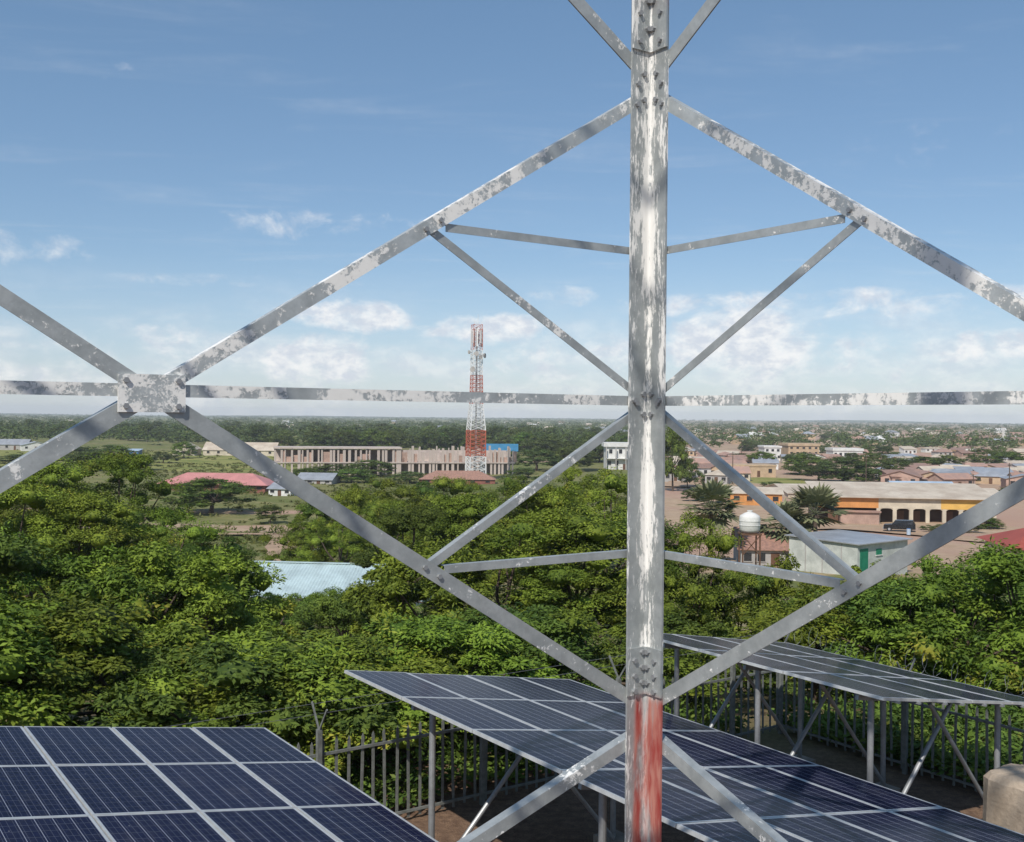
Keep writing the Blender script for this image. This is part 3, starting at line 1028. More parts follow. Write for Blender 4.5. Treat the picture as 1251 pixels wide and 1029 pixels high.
# free-standing mid-distance trees: px, base py, width px, top py
g1 = 'separate trees between the town buildings'
MIDL = [(258, 626, 98, 585, 2, 'dark umbrella shaped tree in front of the pink roofed building'),
        (455, 582, 62, 562, 0, 'low round tree before the unfinished concrete building'), (405, 584, 52, 567, 3, 'small round tree beside the end of the unfinished building'),
        (225, 560, 28, 540, 2, 'dark tree between the two cream sheds'), (700, 575, 60, 545, 0, 'broad tree left of the white balcony building'), (655, 575, 70, 548, 3, 'broad tree right of the blue roofed building'),
        (822, 600, 40, 520, 2, 'tall dark tree at the edge of the town behind the tower leg'), (840, 596, 30, 560, 0, None),
        (985, 580, 50, 555, 2, 'dark round tree left of the long shrub thicket'), (1030, 590, 70, 558, 0, 'broad tree behind the pale market roofs'), (1075, 587, 58, 554, 3, 'bright green dome tree behind the pale market roofs'),
        (1128, 577, 46, 558, 2, None), (1160, 578, 40, 556, 0, None), (1205, 572, 40, 548, 3, None), (1232, 574, 44, 552, 2, None), (1168, 592, 40, 578, 3, 'low green bush tree among the rusty roofs'),
        (1000, 588, 60, 566, 3, None), (1055, 590, 66, 572, 2, None), (930, 570, 34, 552, 2, 'dark tree beside the tan flat roofed house'), (905, 566, 30, 554, 0, None), (975, 572, 36, 552, 3, None),
        (1100, 580, 50, 562, 1, None), (640, 590, 40, 572, 1, None), (330, 640, 40, 618, 1, None), (160, 575, 60, 556, 1, None), (110, 575, 60, 552, 1, None), (30, 572, 80, 556, 4, None), (95, 566, 50, 546, 0, None), (135, 562, 46, 544, 2, None), (60, 568, 60, 552, 0, None), (200, 566, 30, 552, 3, None), (430, 590, 50, 573, 2, None), (500, 590, 44, 576, 0, None), (375, 586, 34, 572, 2, None), (1178, 650, 40, 637, 0, None), (1145, 652, 34, 641, 3, None), (1205, 646, 36, 632, 2, None), (880, 628, 36, 612, 3, None), (850, 612, 34, 596, 0, None), (905, 608, 30, 594, 2, None), (1240, 606, 34, 594, 0, None), (945, 600, 30, 588, 3, None), (870, 590, 26, 578, 2, None), (1110, 610, 26, 600, 0, None)]
for i, (px, by, wp, ty, k, lab) in enumerate(MIDL):
    p = ground_at(px, by)
    h = (by - ty) / F0 * p.y
    wid = wp / F0 * p.y
    tree(MID, k, p.x, p.y, h, (wid / 2) / ((4.9 if k != 2 else 4.3) * h / 8.0), lab or ('medium ' + ('rounded', 'flat topped', 'dark rounded', 'broad rounded', 'spreading')[k] + (' tree standing alone between roofs' if px > 800 else ' tree standing alone on the grass')), None if lab else ('separate trees in the town' if px > 800 else 'separate trees on the grass'), 'standing_tree', trng.uniform(0, 6.28))

# belts of separate trees farther out
BSH = ['rounded', 'flat topped', 'dark rounded', 'broad rounded', 'spreading']
belt = []
brng = random.Random(12)
while len(belt) < 235:
    u = brng.random()
    if u < 0.62:                                # behind the left buildings
        px, py = brng.uniform(-60, 660), 552 - 24 * brng.random() ** 1.6
        if py > 545 and 90 < px < 340:
            continue
        if py > 540 and px < 150:
            continue
    elif u < 0.72:
        px, py = brng.uniform(640, 790), brng.uniform(535, 566)
    else:                                       # the town on the right
        px, py = brng.uniform(800, 1290), brng.uniform(527, 572)
        if py > 548 and brng.random() < .6:
            continue
    belt.append((px, py))
belt.sort(key=lambda q: q[1])
for (px, py) in belt:
    p = ground_at(px, py)
    kk = brng.randrange(5)
    zone = 'belt behind the unfinished building and sheds' if px < 660 else ('thicket behind the white balcony building' if px < 795 else 'gaps between the far town houses')
    BL, BG = 'distant ' + BSH[kk] + ' tree in the ' + zone, BSH[kk] + ' trees in the ' + zone
    tree(MID, kk, p.x, p.y, brng.uniform(8.5, 13.5) if px < 790 else brng.uniform(5, 8.5), brng.uniform(.85, 1.25), BL, BG, 'belt_tree', brng.uniform(0, 6.28), brng.uniform(1.0, 2.2))


def far_wood():
    """the wooded plain to the horizon, one mass"""
    rng = np.random.default_rng(77)
    n = 9000
    yy = 620 * (6900 / 620.0) ** rng.uniform(0, 1, n)
    xx = yy * rng.uniform(-0.62, 0.62, n)
    # clumped: keep by a wavy density
    den = 0.5 + 0.5 * np.sin(xx / 95 + np.sin(yy / 160) * 2) * np.sin(yy / 120 + np.sin(xx / 210))
    keep = rng.uniform(0, 1, n) < (0.35 + 0.65 * den) * np.where((xx / yy > 0.12) & (yy < 1500), 0.55, 1.0)
    xx, yy = xx[keep], yy[keep]
    n = len(xx)
    h = rng.uniform(5, 10.5, n)
    zz = np.interp(yy, GY, GZ) + sstep(2500, 7000, yy) * 6.0 * (0.5 + 0.5 * np.sin(xx / 900.0 + 0.8))
    per = 7
    cc = np.repeat(np.stack([xx, yy, zz], 1), per, 0)
    hh = np.repeat(h, per)
    off = rng.normal(size=(n * per, 3)) * np.array([.42, .42, .2])
    pts = cc + off * hh[:, None] + np.stack([np.zeros(n * per), np.zeros(n * per), hh * .58], 1)
    V, Q = leaves(rng, pts, hh * 0.34, 8, 2.4, 0.7, 0.1)
    tag(place('distant_woodland', np_mesh('distant_woodland', V, Q, M['leaf_far'])), 'wooded plain reaching to the hazy horizon', 'woodland', kind='stuff')


far_wood()


def undergrowth():
    """tangle of low shrubs and grass on the slope, nobody could count it"""
    rng = np.random.default_rng(5)
    n = 2600
    r = rng.uniform(-10, 34, n)
    c = CF + 0.5 + rng.uniform(0, 1, n) ** 2.0 * 46
    m = 1100
    r = np.append(r, 16.5 + rng.uniform(0, 1, m) ** 1.6 * 12)
    c = np.append(c, rng.uniform(1, CF + 1, m))
    x = RX.x * r + CX.x * c
    y = RX.y * r + CX.y * c
    ok = (y > 6) & (y < 75) & (np.abs(x / y) < .8)
    # leave the sunny clearing behind the shorter array open
    ok &= ~((c > CF) & (c < CF + 2.6) & (r < 16.4) & (rng.uniform(0, 1, len(r)) < .4))
    ok &= ~((x > 2.0) & (x < 8.0) & (y > 21) & (y < 27))
    x, y = x[ok], y[ok]
    z = np.interp(y, GY, GZ)
    s = rng.uniform(.2, .55, len(x))
    V, Q = leaves(rng, np.stack([x, y, z + s * .5], 1), s, 70, 0.15, 0.8, 0.0)
    tag(place('undergrowth', np_mesh('undergrowth', V, Q, M['leaf_dark'])), 'tangled shrubs and weeds under the trees behind the fence', 'undergrowth', kind='stuff')


undergrowth()


def field_grass():
    """uneven tall grass of the open fields"""
    rng = np.random.default_rng(31)
    n = 7000
    y = rng.uniform(120, 540, n)
    x = y * rng.uniform(-.55, -.02, n)
    ok = (np.sin(x / 17 + 2 * np.sin(y / 23)) * np.sin(y / 13) + rng.normal(size=n) * .5) > .1
    x, y = x[ok], y[ok]
    s = rng.uniform(.25, .7, len(x))
    V, Q = leaves(rng, np.stack([x, y, np.interp(y, GY, GZ) + .1], 1), s * 1.6, 14, 0.75, 0.35, -.4)
    tag(place('tall_grass', np_mesh('tall_grass', V, Q, M['leaf_grass'])), 'uneven tall grass on the open fields', 'grass', kind='stuff')


M['leaf_grass'] = leaf_mat('grass_blades', (0.12, 0.14, 0.035), (0.20, 0.20, 0.06), (0.30, 0.25, 0.10))
field_grass()


# ------------------------------------------------------------------ fan palms
def palm(px, by, dep, h, rad, label, seed):
    p = at(px, by, dep)
    t = thing('fan_palm', label, 'palm', (p.x, p.y, g(dep)), 0, 'fan palms beside the shops')
    rng = random.Random(seed)
    MB().path([(0, 0, -.3), (.05, 0, h * .4), (0, .05, h * .72)], [.30, .24, .22], 9).build('trunk', M['bark'], t)
    for k in range(34):
        a = rng.uniform(0, 6.28)
        e = rng.uniform(-.55, 1.35)
        d = Vector((math.cos(a) * math.cos(e), math.sin(a) * math.cos(e), math.sin(e)))
        s = d.cross(Vector((0, 0, 1))).normalized()
        base = Vector((0, 0, h * .72))
        hub = base + d * rad * .5
        up = s.cross(d)
        mb = MB()
        mb.tube(base, hub, .03, .02, 4)
        m = 9
        for q in range(m):
            b = (q / (m - 1) - .5) * 2.9
            tip = hub + (d * math.cos(b) + s * math.sin(b)) * rad * .58 * rng.uniform(.85, 1.1) - Vector((0, 0, .12 * rad))
            side = (s * math.cos(b) - d * math.sin(b)) * rad * .062
            midp = hub.lerp(tip, .55) + up * .04
            mb.add([hub, midp + side, tip, midp - side], [(0, 1, 2, 3)])
        mb.build('frond', M['palm'], t)


palm(996, 640, 118, 7.6, 4.0, 'tall fan palm in front of the orange and cream shop wall', 1)
palm(955, 640, 116, 6.0, 3.3, 'shorter fan palm with its crown touching a taller palm', 2)
palm(868, 630, 112, 8.8, 3.6, 'fan palm rising behind the round green tree and the water tank', 3)

# ------------------------------------------------------------------ buildings
M['w_cream'] = mat('cream_plaster', (0.62, 0.54, 0.42), .9, 0, .25, .5)
M['w_white'] = mat('white_plaster', (0.72, 0.71, 0.68), .9, 0, .2, .6)
M['w_orange'] = mat('orange_plaster', (0.66, 0.30, 0.10), .9, 0, .25, .5)
M['w_yellow'] = mat('ochre_plaster', (0.74, 0.45, 0.12), .9, 0, .2, .5)
M['w_tan'] = mat('tan_plaster', (0.55, 0.40, 0.26), .9, 0, .25, .4)
M['w_brick'] = mat('dark_red_brick', (0.30, 0.12, 0.09), .9, 0, .3, 1.2)
M['w_pink'] = mat('pink_brick', (0.52, 0.35, 0.28), .9, 0, .3, .6, rnd=.3)
M['w_grey'] = mat('grey_block', (0.42, 0.40, 0.38), .9, 0, .25, .5)
M['raw'] = mat('raw_concrete', (0.58, 0.49, 0.43), .95, 0, .3, .35, col2=(0.42, 0.35, 0.31))
M['w_shed'] = mat('greyed_whitewash', (0.56, 0.58, 0.54), .9, 0, .3, .9, col2=(0.40, 0.42, 0.39))
M['r_pink'] = mat('pink_sheet_roof', (0.62, 0.27, 0.25), .55, .1, .2, .4)
M['r_blue'] = mat('pale_blue_sheet_roof', (0.54, 0.66, 0.67), .5, .15, .25, .8)
M['r_sky'] = mat('sky_blue_sheet_roof', (0.50, 0.62, 0.74), .5, .2, .2, .4)
M['r_teal'] = mat('teal_blue_sheet_roof', (0.06, 0.24, 0.40), .5, .2, .2, .4)
M['r_grey'] = mat('zinc_sheet_roof', (0.50, 0.51, 0.53), .45, .4, .25, .4, rnd=.3)
M['r_cream'] = mat('cream_dusty_sheet_roof', (0.60, 0.52, 0.42), .8, .05, .28, .25, col2=(0.44, 0.36, 0.28))
M['r_rust'] = mat('rusty_sheet_roof', (0.40, 0.24, 0.18), .85, .05, .35, .4, col2=(0.30, 0.20, 0.17), rnd=.4)
M['r_red'] = mat('red_sheet_roof', (0.40, 0.09, 0.06), .6, .1, .2, .3)
M['r_tile'] = mat('brown_clay_roof', (0.40, 0.22, 0.16), .9, 0, .4, 2.5, col2=(0.24, 0.14, 0.11))
M['r_thatch'] = mat('thatch', (0.42, 0.33, 0.22), 1, 0, .35, 1.5, .5)
M['win'] = mat('window_dark', (0.035, 0.035, 0.04), .25, 0, .3, 1, spec=.6)
M['shade'] = mat('painted_bay_shade', (0.07, 0.045, 0.035), .9, 0, .3, 1)  # shade inside the arcade bays, put into the wall colour
M['d_green'] = mat('green_door_paint', (0.01, 0.22, 0.12), .6, 0, .25, 2)
M['d_brown'] = mat('brown_door_paint', (0.14, 0.07, 0.04), .7, 0, .25, 2)
M['blue_paint'] = mat('blue_paint', (0.05, 0.14, 0.36), .5, 0, .2, 1)


def roof_mesh(kind, w, d, h, rh, ov, matl):
    mb = MB()
    a, b = w / 2 + ov, d / 2 + ov
    t = 0.10
    if kind == 'gable':                         # ridge along x
        for s in (-1, 1):
            lo, hi = Vector((0, s * b, h - ov * rh / (d / 2))), Vector((0, 0, h + rh))
            mb.add([(-a, lo.y, lo.z), (a, lo.y, lo.z), (a, 0, hi.z), (-a, 0, hi.z), (-a, lo.y, lo.z + t), (a, lo.y, lo.z + t), (a, 0, hi.z + t), (-a, 0, hi.z + t)],
                   [(0, 3, 2, 1), (4, 5, 6, 7), (0, 1, 5, 4), (1, 2, 6, 5), (2, 3, 7, 6), (3, 0, 4, 7)])
    elif kind == 'gable_y':
        m2 = MB()
        for s in (-1, 1):
            mb.add([(s * a, -b, h - ov * rh / (w / 2)), (s * a, b, h - ov * rh / (w / 2)), (0, b, h + rh), (0, -b, h + rh), (s * a, -b, h - ov * rh / (w / 2) + t), (s * a, b, h - ov * rh / (w / 2) + t), (0, b, h + rh + t), (0, -b, h + rh + t)],
                   [(0, 3, 2, 1), (4, 5, 6, 7), (0, 1, 5, 4), (1, 2, 6, 5), (2, 3, 7, 6), (3, 0, 4, 7)])
    elif kind == 'hip':
        r = max(0.3, a - b)
        mb.add([(-a, -b, h), (a, -b, h), (a, b, h), (-a, b, h), (-r, 0, h + rh), (r, 0, h + rh)], [(0, 1, 5, 4), (1, 2, 5), (2, 3, 4, 5), (3, 0, 4), (0, 3, 2, 1)])
    elif kind == 'shed':                        # falls towards -y
        mb.add([(-a, -b, h), (a, -b, h), (a, b, h + rh), (-a, b, h + rh), (-a, -b, h + t), (a, -b, h + t), (a, b, h + rh + t), (-a, b, h + rh + t)],
               [(0, 3, 2, 1), (4, 5, 6, 7), (0, 1, 5, 4), (1, 2, 6, 5), (2, 3, 7, 6), (3, 0, 4, 7)])
    elif kind == 'flat':
        mb.box(-a, a, -b, b, h, h + rh)
    return mb


def house(name, label, cat, px, by, wpx, hpx, depth_m, roof, wall, roofm, rot=0.0, rhpx=4, nwin=3, storeys=1, group=None, dep=None, ov=0.4, door=True):
    """front wall base at pixel (px, by); sizes in pixels turned into metres at that distance"""
    if dep is None:
        p = ground_at(px, by)
    else:
        p = at(px, by, dep)
        p.z = g(dep)
    k = p.y / F0
    w, h, rh = wpx * k, hpx * k, rhpx * k
    ctr = Vector((p.x, p.y + depth_m / 2, 0))
    t = thing(name, label, cat, (ctr.x, ctr.y, g(ctr.y)), rot, group)
    x, y = w / 2, depth_m / 2
    mb = MB().box(-x, x, -y, y, -.8, h)
    if roof == 'gable':
        mb.add([(-x, -y, h), (-x, y, h), (-x, 0, h + rh - .02), (x, -y, h), (x, y, h), (x, 0, h + rh - .02)], [(0, 2, 1), (3, 4, 5)])
    if roof == 'gable_y':
        mb.add([(-x, -y, h), (x, -y, h), (0, -y, h + rh - .02), (-x, y, h), (x, y, h), (0, y, h + rh - .02)], [(0, 1, 2), (3, 5, 4)])
    if roof == 'shed':
        mb.add([(-x, -y, h), (-x, y, h), (-x, y, h + rh - .02), (x, -y, h), (x, y, h), (x, y, h + rh - .02)], [(0, 2, 1), (3, 4, 5)])
    mb.build('wall', wall, t)
    roof_mesh(roof, w, depth_m, h, rh, ov if roof != 'flat' else ov * .5, roofm).build('roof', roofm, t)
    sh = h / storeys
    for s in range(storeys):
        n = nwin + (1 if door and s == 0 else 0)
        for q in range(n):
            cx = -x + w * (q + .5) / n
            if door and s == 0 and q == n // 2:
                MB().box(cx - min(.5, w * .08), cx + min(.5, w * .08), -y - .04, -y + .05, 0, min(2.1, sh * .8)).build('door', M['d_brown'], t)
                continue
            ww = min(.6, w / n * .28)
            wn = MB().box(cx - ww, cx + ww, -y - .03, -y + .05, s * sh + sh * .40, s * sh + sh * .78).build('window', M['win'], t)
            MB().box(cx - ww - .08, cx + ww + .08, -y - .09, -y, s * sh + sh * .36, s * sh + sh * .40).build('sill', wall, wn)
    return t


# left of the tower leg
house('school_building', 'long pink roofed building with dark brick walls by the grass field', 'building', 262, 601, 132, 9, 9.5, 'hip', M['w_brick'], M['r_pink'], -0.10, 13, 8, ov=.9)
house('small_building', 'small grey roofed building at the end of the pink roofed one', 'building', 346, 606, 30, 9, 6, 'gable', M['w_white'], M['r_grey'], -.3, 6, 2)
house('small_building', 'low building with wide pale zinc roof behind the grey roofed hut', 'building', 386, 592, 44, 6, 9, 'gable', M['w_grey'], M['r_grey'], -.12, 7, 3)
house('cream_shed', 'cream gable ended shed beyond the bright green field', 'shed', 222, 557, 26, 8, 16, 'gable_y', M['w_cream'], M['r_cream'], .1, 7, 1)
house('long_shed', 'long cream roofed shed next to the dark tree beyond the field', 'shed', 292, 557, 88, 7, 12, 'gable', M['w_cream'], M['r_cream'], .0, 9, 6)
house('kiosk', 'small blue walled kiosk at the edge of the green field', 'kiosk', 160, 558, 18, 7, 5, 'shed', M['blue_paint'], M['r_sky'], 0, 2, 1)
house('far_house', 'grey roofed house at the edge of the yellow field', 'house', 12, 550, 38, 7, 9, 'gable', M['w_grey'], M['r_grey'], .1, 6, 3)
house('far_house', 'white walled house with blue grey roof by the yellow field', 'house', 38, 551, 32, 7, 9, 'gable_y', M['w_white'], M['r_grey'], .5, 4, 2)
house('far_house', 'low red brown house beside the yellow field', 'house', 62, 550, 20, 6, 8, 'gable', M['w_brick'], M['r_rust'], .1, 3, 2)
house('far_house', 'white roofed house just behind the lower left brace of the tower', 'house', 76, 547, 24, 6, 9, 'gable', M['w_white'], M['r_cream'], -.4, 5, 2)
house('low_house', 'red brown roofed house below the unfinished building', 'house', 558, 592, 92, 6, 9, 'hip', M['w_brick'], M['r_tile'], .05, 10, 4)
house('blue_roofed_house', 'building with teal blue roof beside the red and white mast', 'building', 612, 562, 40, 11, 12, 'gable', M['w_cream'], M['r_teal'], .0, 8, 4)
house('far_house', 'white house far behind the blue roofed building', 'house', 642, 545, 24, 6, 12, 'flat', M['w_white'], M['r_cream'], .0, 2, 3)
house('far_house', 'tan house far behind the blue roofed building', 'house', 664, 546, 22, 5, 12, 'hip', M['w_tan'], M['r_rust'], .0, 4, 2)
house('hut', 'round topped thatched hut on the far left clearing', 'hut', 36, 530, 14, 4, 12, 'hip', M['w_tan'], M['r_thatch'], 0, 7, 1)
house('hut', 'second thatched hut beside the far left clearing', 'hut', 52, 529, 13, 4, 11, 'hip', M['w_tan'], M['r_thatch'], 0, 6, 1)
house('hut', 'thatched hut close to the diagonal brace by the far clearing', 'hut', 90, 530, 15, 3, 11, 'hip', M['w_tan'], M['r_thatch'], 0, 5, 1)


def balcony_block():
    t = house('balcony_building', 'white two storey building with open balconies behind the tower leg', 'building', 758, 574, 36, 28, 9, 'flat', M['w_white'], M['w_white'], .0, 5, 3, 2, ov=1.6)
    k = ground_at(758, 574).y / F0
    w, h = 36 * k, 28 * k
    for q in range(4):
        x = -w / 2 + w * q / 3
        MB().box(x - .18, x + .18, -6.3, -5.95, -.5, h).build('column', M['w_grey'], t)
    MB().box(-w / 2 - .3, w / 2 + .3, -6.3, -4.5, h * .5 - .2, h * .5).build('balcony', M['w_white'], t)


balcony_block()


def light_blue_house():
    """nearest house: corrugated pale blue roof half hidden by trees"""
    p = at(418, 705, 74)
    gz = g(74)
    t = thing('blue_sheet_house', 'house with pale blue corrugated roof half hidden by the trees', 'house', (p.x, p.y, gz), R_(-6))
    w, d = 13.0, 9.0
    e, r = p.z - gz - .75, p.z - gz + .9
    MB().box(-w / 2 + .5, w / 2 - .5, -d / 2 + .5, d / 2 - .5, -1, e).build('wall', M['w_white'], t)
    for s in (-1, 1):
        n = int(w / 0.11)
        vs, fs = [], []
        for q in range(n + 1):
            x = -w / 2 + w * q / n
            dz = .022 * (1 if q % 2 else -1)
            vs += [(x, s * d / 2, e + dz), (x, 0, r + dz)]
            if q:
                a = 2 * q - 2
                fs.append((a, a + 2, a + 3, a + 1) if s < 0 else (a, a + 1, a + 3, a + 2))
        o = MB().add(vs, fs).build('roof_slope', M['r_blue'], t)
        sm = o.modifiers.new('thickness', 'SOLIDIFY')
        sm.thickness = .01
    MB().bar((-w / 2, 0, r + .05), (w / 2, 0, r + .05), .3, .06).build('ridge_cap', M['r_blue'], t)
    for x in (-3, 0, 3):
        MB().box(x - .5, x + .5, -d / 2 + .45, -d / 2 + .52, e - 1.6, e - .5).build('window', M['win'], t)
    q = at(388, 677, 88)
    s = thing('water_drum', 'small white water drum on a stand behind the pale blue roof', 'tank', (q.x, q.y, g(88)), 0)
    hh = q.z - g(88)
    MB().tube((0, 0, hh - .9), (0, 0, hh + .3), .42, .42, 14).build('drum', M['w_white'], s)
    MB().tube((0, 0, hh + .3), (0, 0, hh + .45), .40, .16, 14).build('lid', M['w_white'], s)
    for a in (-.3, .3):
        for b in (-.3, .3):
            MB().bar((a, b, -.3), (a, b, hh - .9), .06, .06).build('leg', M['galv'], s)


light_blue_house()


def unfinished():
    """two storey concrete skeleton, ~80 m long, bare columns above the upper slab at its right end"""
    A, B = at(336, 583, 338), at(628, 585, 352)
    A.z = B.z = g(345)
    d = B - A
    L = d.length
    t = thing('unfinished_building', 'long unfinished concrete building of bare columns and slabs', 'building', A, math.atan2(d.y, d.x))
    k = 345 / F0
    h1, h2 = 15 * k, 31 * k
    dep = 11.0
    n = 46
    rr = random.Random(4)
    cm = MB().box(-.22, .22, -.24, .24, 0, 1).mesh('column', M['raw'])
    for q in range(n + 1):
        x = min(L, max(0, L * q / n + rr.uniform(-.45, .45) * L / n))
        top = h2 if x < L * .52 else h2 * rr.uniform(.90, 1.16)
        for yy in (0.0, dep * .5, dep):
            if yy and q % 2:
                continue
            tt = top if yy == 0 or x < L * .52 else h2 * rr.uniform(.85, 1.12)
            place('column', cm, t, (x + rr.uniform(-.1, .1), yy, -.8), (0, 0, 0), (rr.uniform(.75, 2.1), 1, tt + .8))
        if rr.random() < .42:
            MB().box(x + .3, x + L / n * rr.choice((1, 2)) - .3, .1, .3, h1 + .02, h1 + (h2 - h1) * rr.uniform(.35, .95)).build('infill_wall', M['w_pink'], t)
    MB().box(-.6, L + .3, -.5, dep + .5, h1 - .35, h1).build('floor_slab', M['raw'], t)
    MB().box(-.6, L * .52, -.6, dep + .6, h2, h2 + .5).build('roof_slab', M['raw'], t)
    MB().box(L * .2, L - 1, dep * .5 + .3, dep * .5 + .5, 0, h1 - .4).build('back_wall', M['raw'], t)
    MB().box(L * .0, L - 1, dep * .8, dep * .8 + .2, h1, h2 * .93).build('back_wall', M['raw'], t)


unfinished()


def mast():
    p = at(581, 582, 322)
    gz = g(322)
    t = thing('telecom_mast', 'red and white lattice telecom mast with panel antennas and dishes', 'mast', (p.x, p.y, gz), R_(18))
    k = 322 / F0
    mr = mat('mast_red_paint', (0.52, 0.14, 0.085), .6, .1, .2, .4)
    mw = mat('mast_white_paint', (0.78, 0.78, 0.77), .6, .1, .12, .4)
    y2z = lambda y: (HC - gz) - (y - 508.8) * k
    prof = [(600, 13.2), (558, 12.4), (526, 12.0), (512, 10.8), (497, 8.6), (484, 7.9), (459, 7.6), (428, 7.3), (398, 7.0)]

    def hw(z):
        ys = [y2z(a) for a, _ in prof]
        return float(np.interp(z, ys, [b * k * .78 for _, b in prof]))
    bands = [(596, 558, mw, 5, .16), (558, 526, mr, 6, .15), (526, 494, mw, 5, .14), (494, 459, mr, 7, .09), (459, 428, mw, 6, .09), (428, 397, mr, 5, .06)]
    for (ya, yb, m, n, r) in bands:
        za, zb = y2z(ya), y2z(yb)
        sec = thing_part = None
        for sx in (-1, 1):
            for sy in (-1, 1):
                MB().bar((sx * hw(za), sy * hw(za), za), (sx * hw(zb), sy * hw(zb), zb), r * 1.9, r * 1.9, (0, 1, 0)).build('leg', m, t)
        mb = MB()
        for q in range(n):
            z0, z1 = za + (zb - za) * q / n, za + (zb - za) * (q + 1) / n
            for a in range(4):
                c = [(-1, -1), (1, -1), (1, 1), (-1, 1)]
                (ax_, ay), (bx, by) = c[a], c[(a + 1) % 4]
                mb.bar((ax_ * hw(z0), ay * hw(z0), z0), (bx * hw(z1), by * hw(z1), z1), r, r)
                mb.bar((bx * hw(z0), by * hw(z0), z0), (ax_ * hw(z1), ay * hw(z1), z1), r, r)
                mb.bar((ax_ * hw(z1), ay * hw(z1), z1), (bx * hw(z1), by * hw(z1), z1), r, r)
        mb.build('lattice_section', m, t)
    # cable ladder up the middle, top rods, antennas, dishes
    MB().box(-.25, .25, -.1, .1, y2z(560), y2z(400)).build('cable_ladder', M['galv'], t)
    for (x, y, ya, yb) in ((-1.2, -1.2, 398, 392), (1.2, -1.2, 398, 393), (0, 1.2, 398, 391), (.3, 0, 400, 384)):
        MB().tube((x, y, y2z(ya)), (x, y, y2z(yb)), .07, .05, 6).build('lightning_rod', mw, t)
    for a in range(9):
        an = a / 9 * 6.283 + .3
        for (yb, hh) in (((420, 2.4) if a % 2 else (424, 3.4)),):
            c = Vector((math.cos(an) * 1.75, math.sin(an) * 1.75, y2z(yb)))
            mb = MB().bar(c, c + Vector((0, 0, hh * 1.6)), .42, .22, (math.cos(an), math.sin(an), 0))
            o = mb.build('panel_antenna', mw, t)
            MB().tube(c + Vector((0, 0, .5)), c * .8 + Vector((0, 0, c.z * .2 + .5)), .05, None, 5).build('bracket', M['galv'], o)
    for (an, y, r, far_) in ((4.4, 433, .75, 2.4), (5.6, 435, .75, 2.5), (3.4, 431, .6, 2.5), (0.2, 434, .6, 2.4), (4.0, 452, .85, 2.6), (4.9, 437, .6, 2.4)):
        dv = Vector((math.cos(an), math.sin(an), 0))
        c = dv * far_ + Vector((0, 0, y2z(y)))
        o = MB().tube(c, c + dv * .28, r * .9, r, 16).build('dish', M['w_grey'], t)
        MB().tube(c, dv * 1.5 + Vector((0, 0, c.z)), .08, None, 6).build('bracket', M['galv'], o)


mast()


# right of the tower leg
def white_shed():
    p = at(1036, 683, 108)
    gz = g(108)
    k = 108 / F0
    t = thing('white_shed', 'whitewashed shed with grey sheet roof and green door below the town', 'shed', (p.x, p.y, gz), R_(38))
    w, d = 8.6, 8.0
    h = (HC - gz) - (657 - 512.5) * k
    MB().box(-w / 2, w / 2, -d / 2, d / 2, -1, h).build('wall', M['w_shed'], t)
    rf = MB()
    rf.add([(-w / 2 - .3, -d / 2 - .4, h), (w / 2 + .3, -d / 2 - .4, h), (w / 2 + .3, d / 2 + .4, h + .12), (-w / 2 - .3, d / 2 + .4, h + .12),
            (-w / 2 - .3, -d / 2 - .4, h + .1), (w / 2 + .3, -d / 2 - .4, h + .1), (w / 2 + .3, d / 2 + .4, h + .22), (-w / 2 - .3, d / 2 + .4, h + .22)],
           [(0, 3, 2, 1), (4, 5, 6, 7), (0, 1, 5, 4), (1, 2, 6, 5), (2, 3, 7, 6), (3, 0, 4, 7)])
    rf.build('roof', M['r_grey'], t)
    dr = MB().box(-3.9, -2.6, -d / 2 - .05, -d / 2 + .03, .0, h - .45).build('door', M['d_green'], t)
    MB().box(-3.8, -3.72, -d / 2 - .09, -d / 2 - .05, .9, 1.05).build('handle', M['galv'], dr)
    wn = MB().box(-1.2, -.3, -d / 2 - .05, -d / 2 + .03, h - 1.2, h - .6).build('window', M['d_green'], t)
    MB().box(-1.3, -.2, -d / 2 - .1, -d / 2, h - 1.28, h - 1.2).build('sill', M['w_white'], wn)
    for y in (-2.2, 0, 2.0):
        MB().box(-w / 2 - .03, -w / 2, y - .05, y + .05, -.8, h - .1).build('pilaster', M['w_grey'], t)


white_shed()


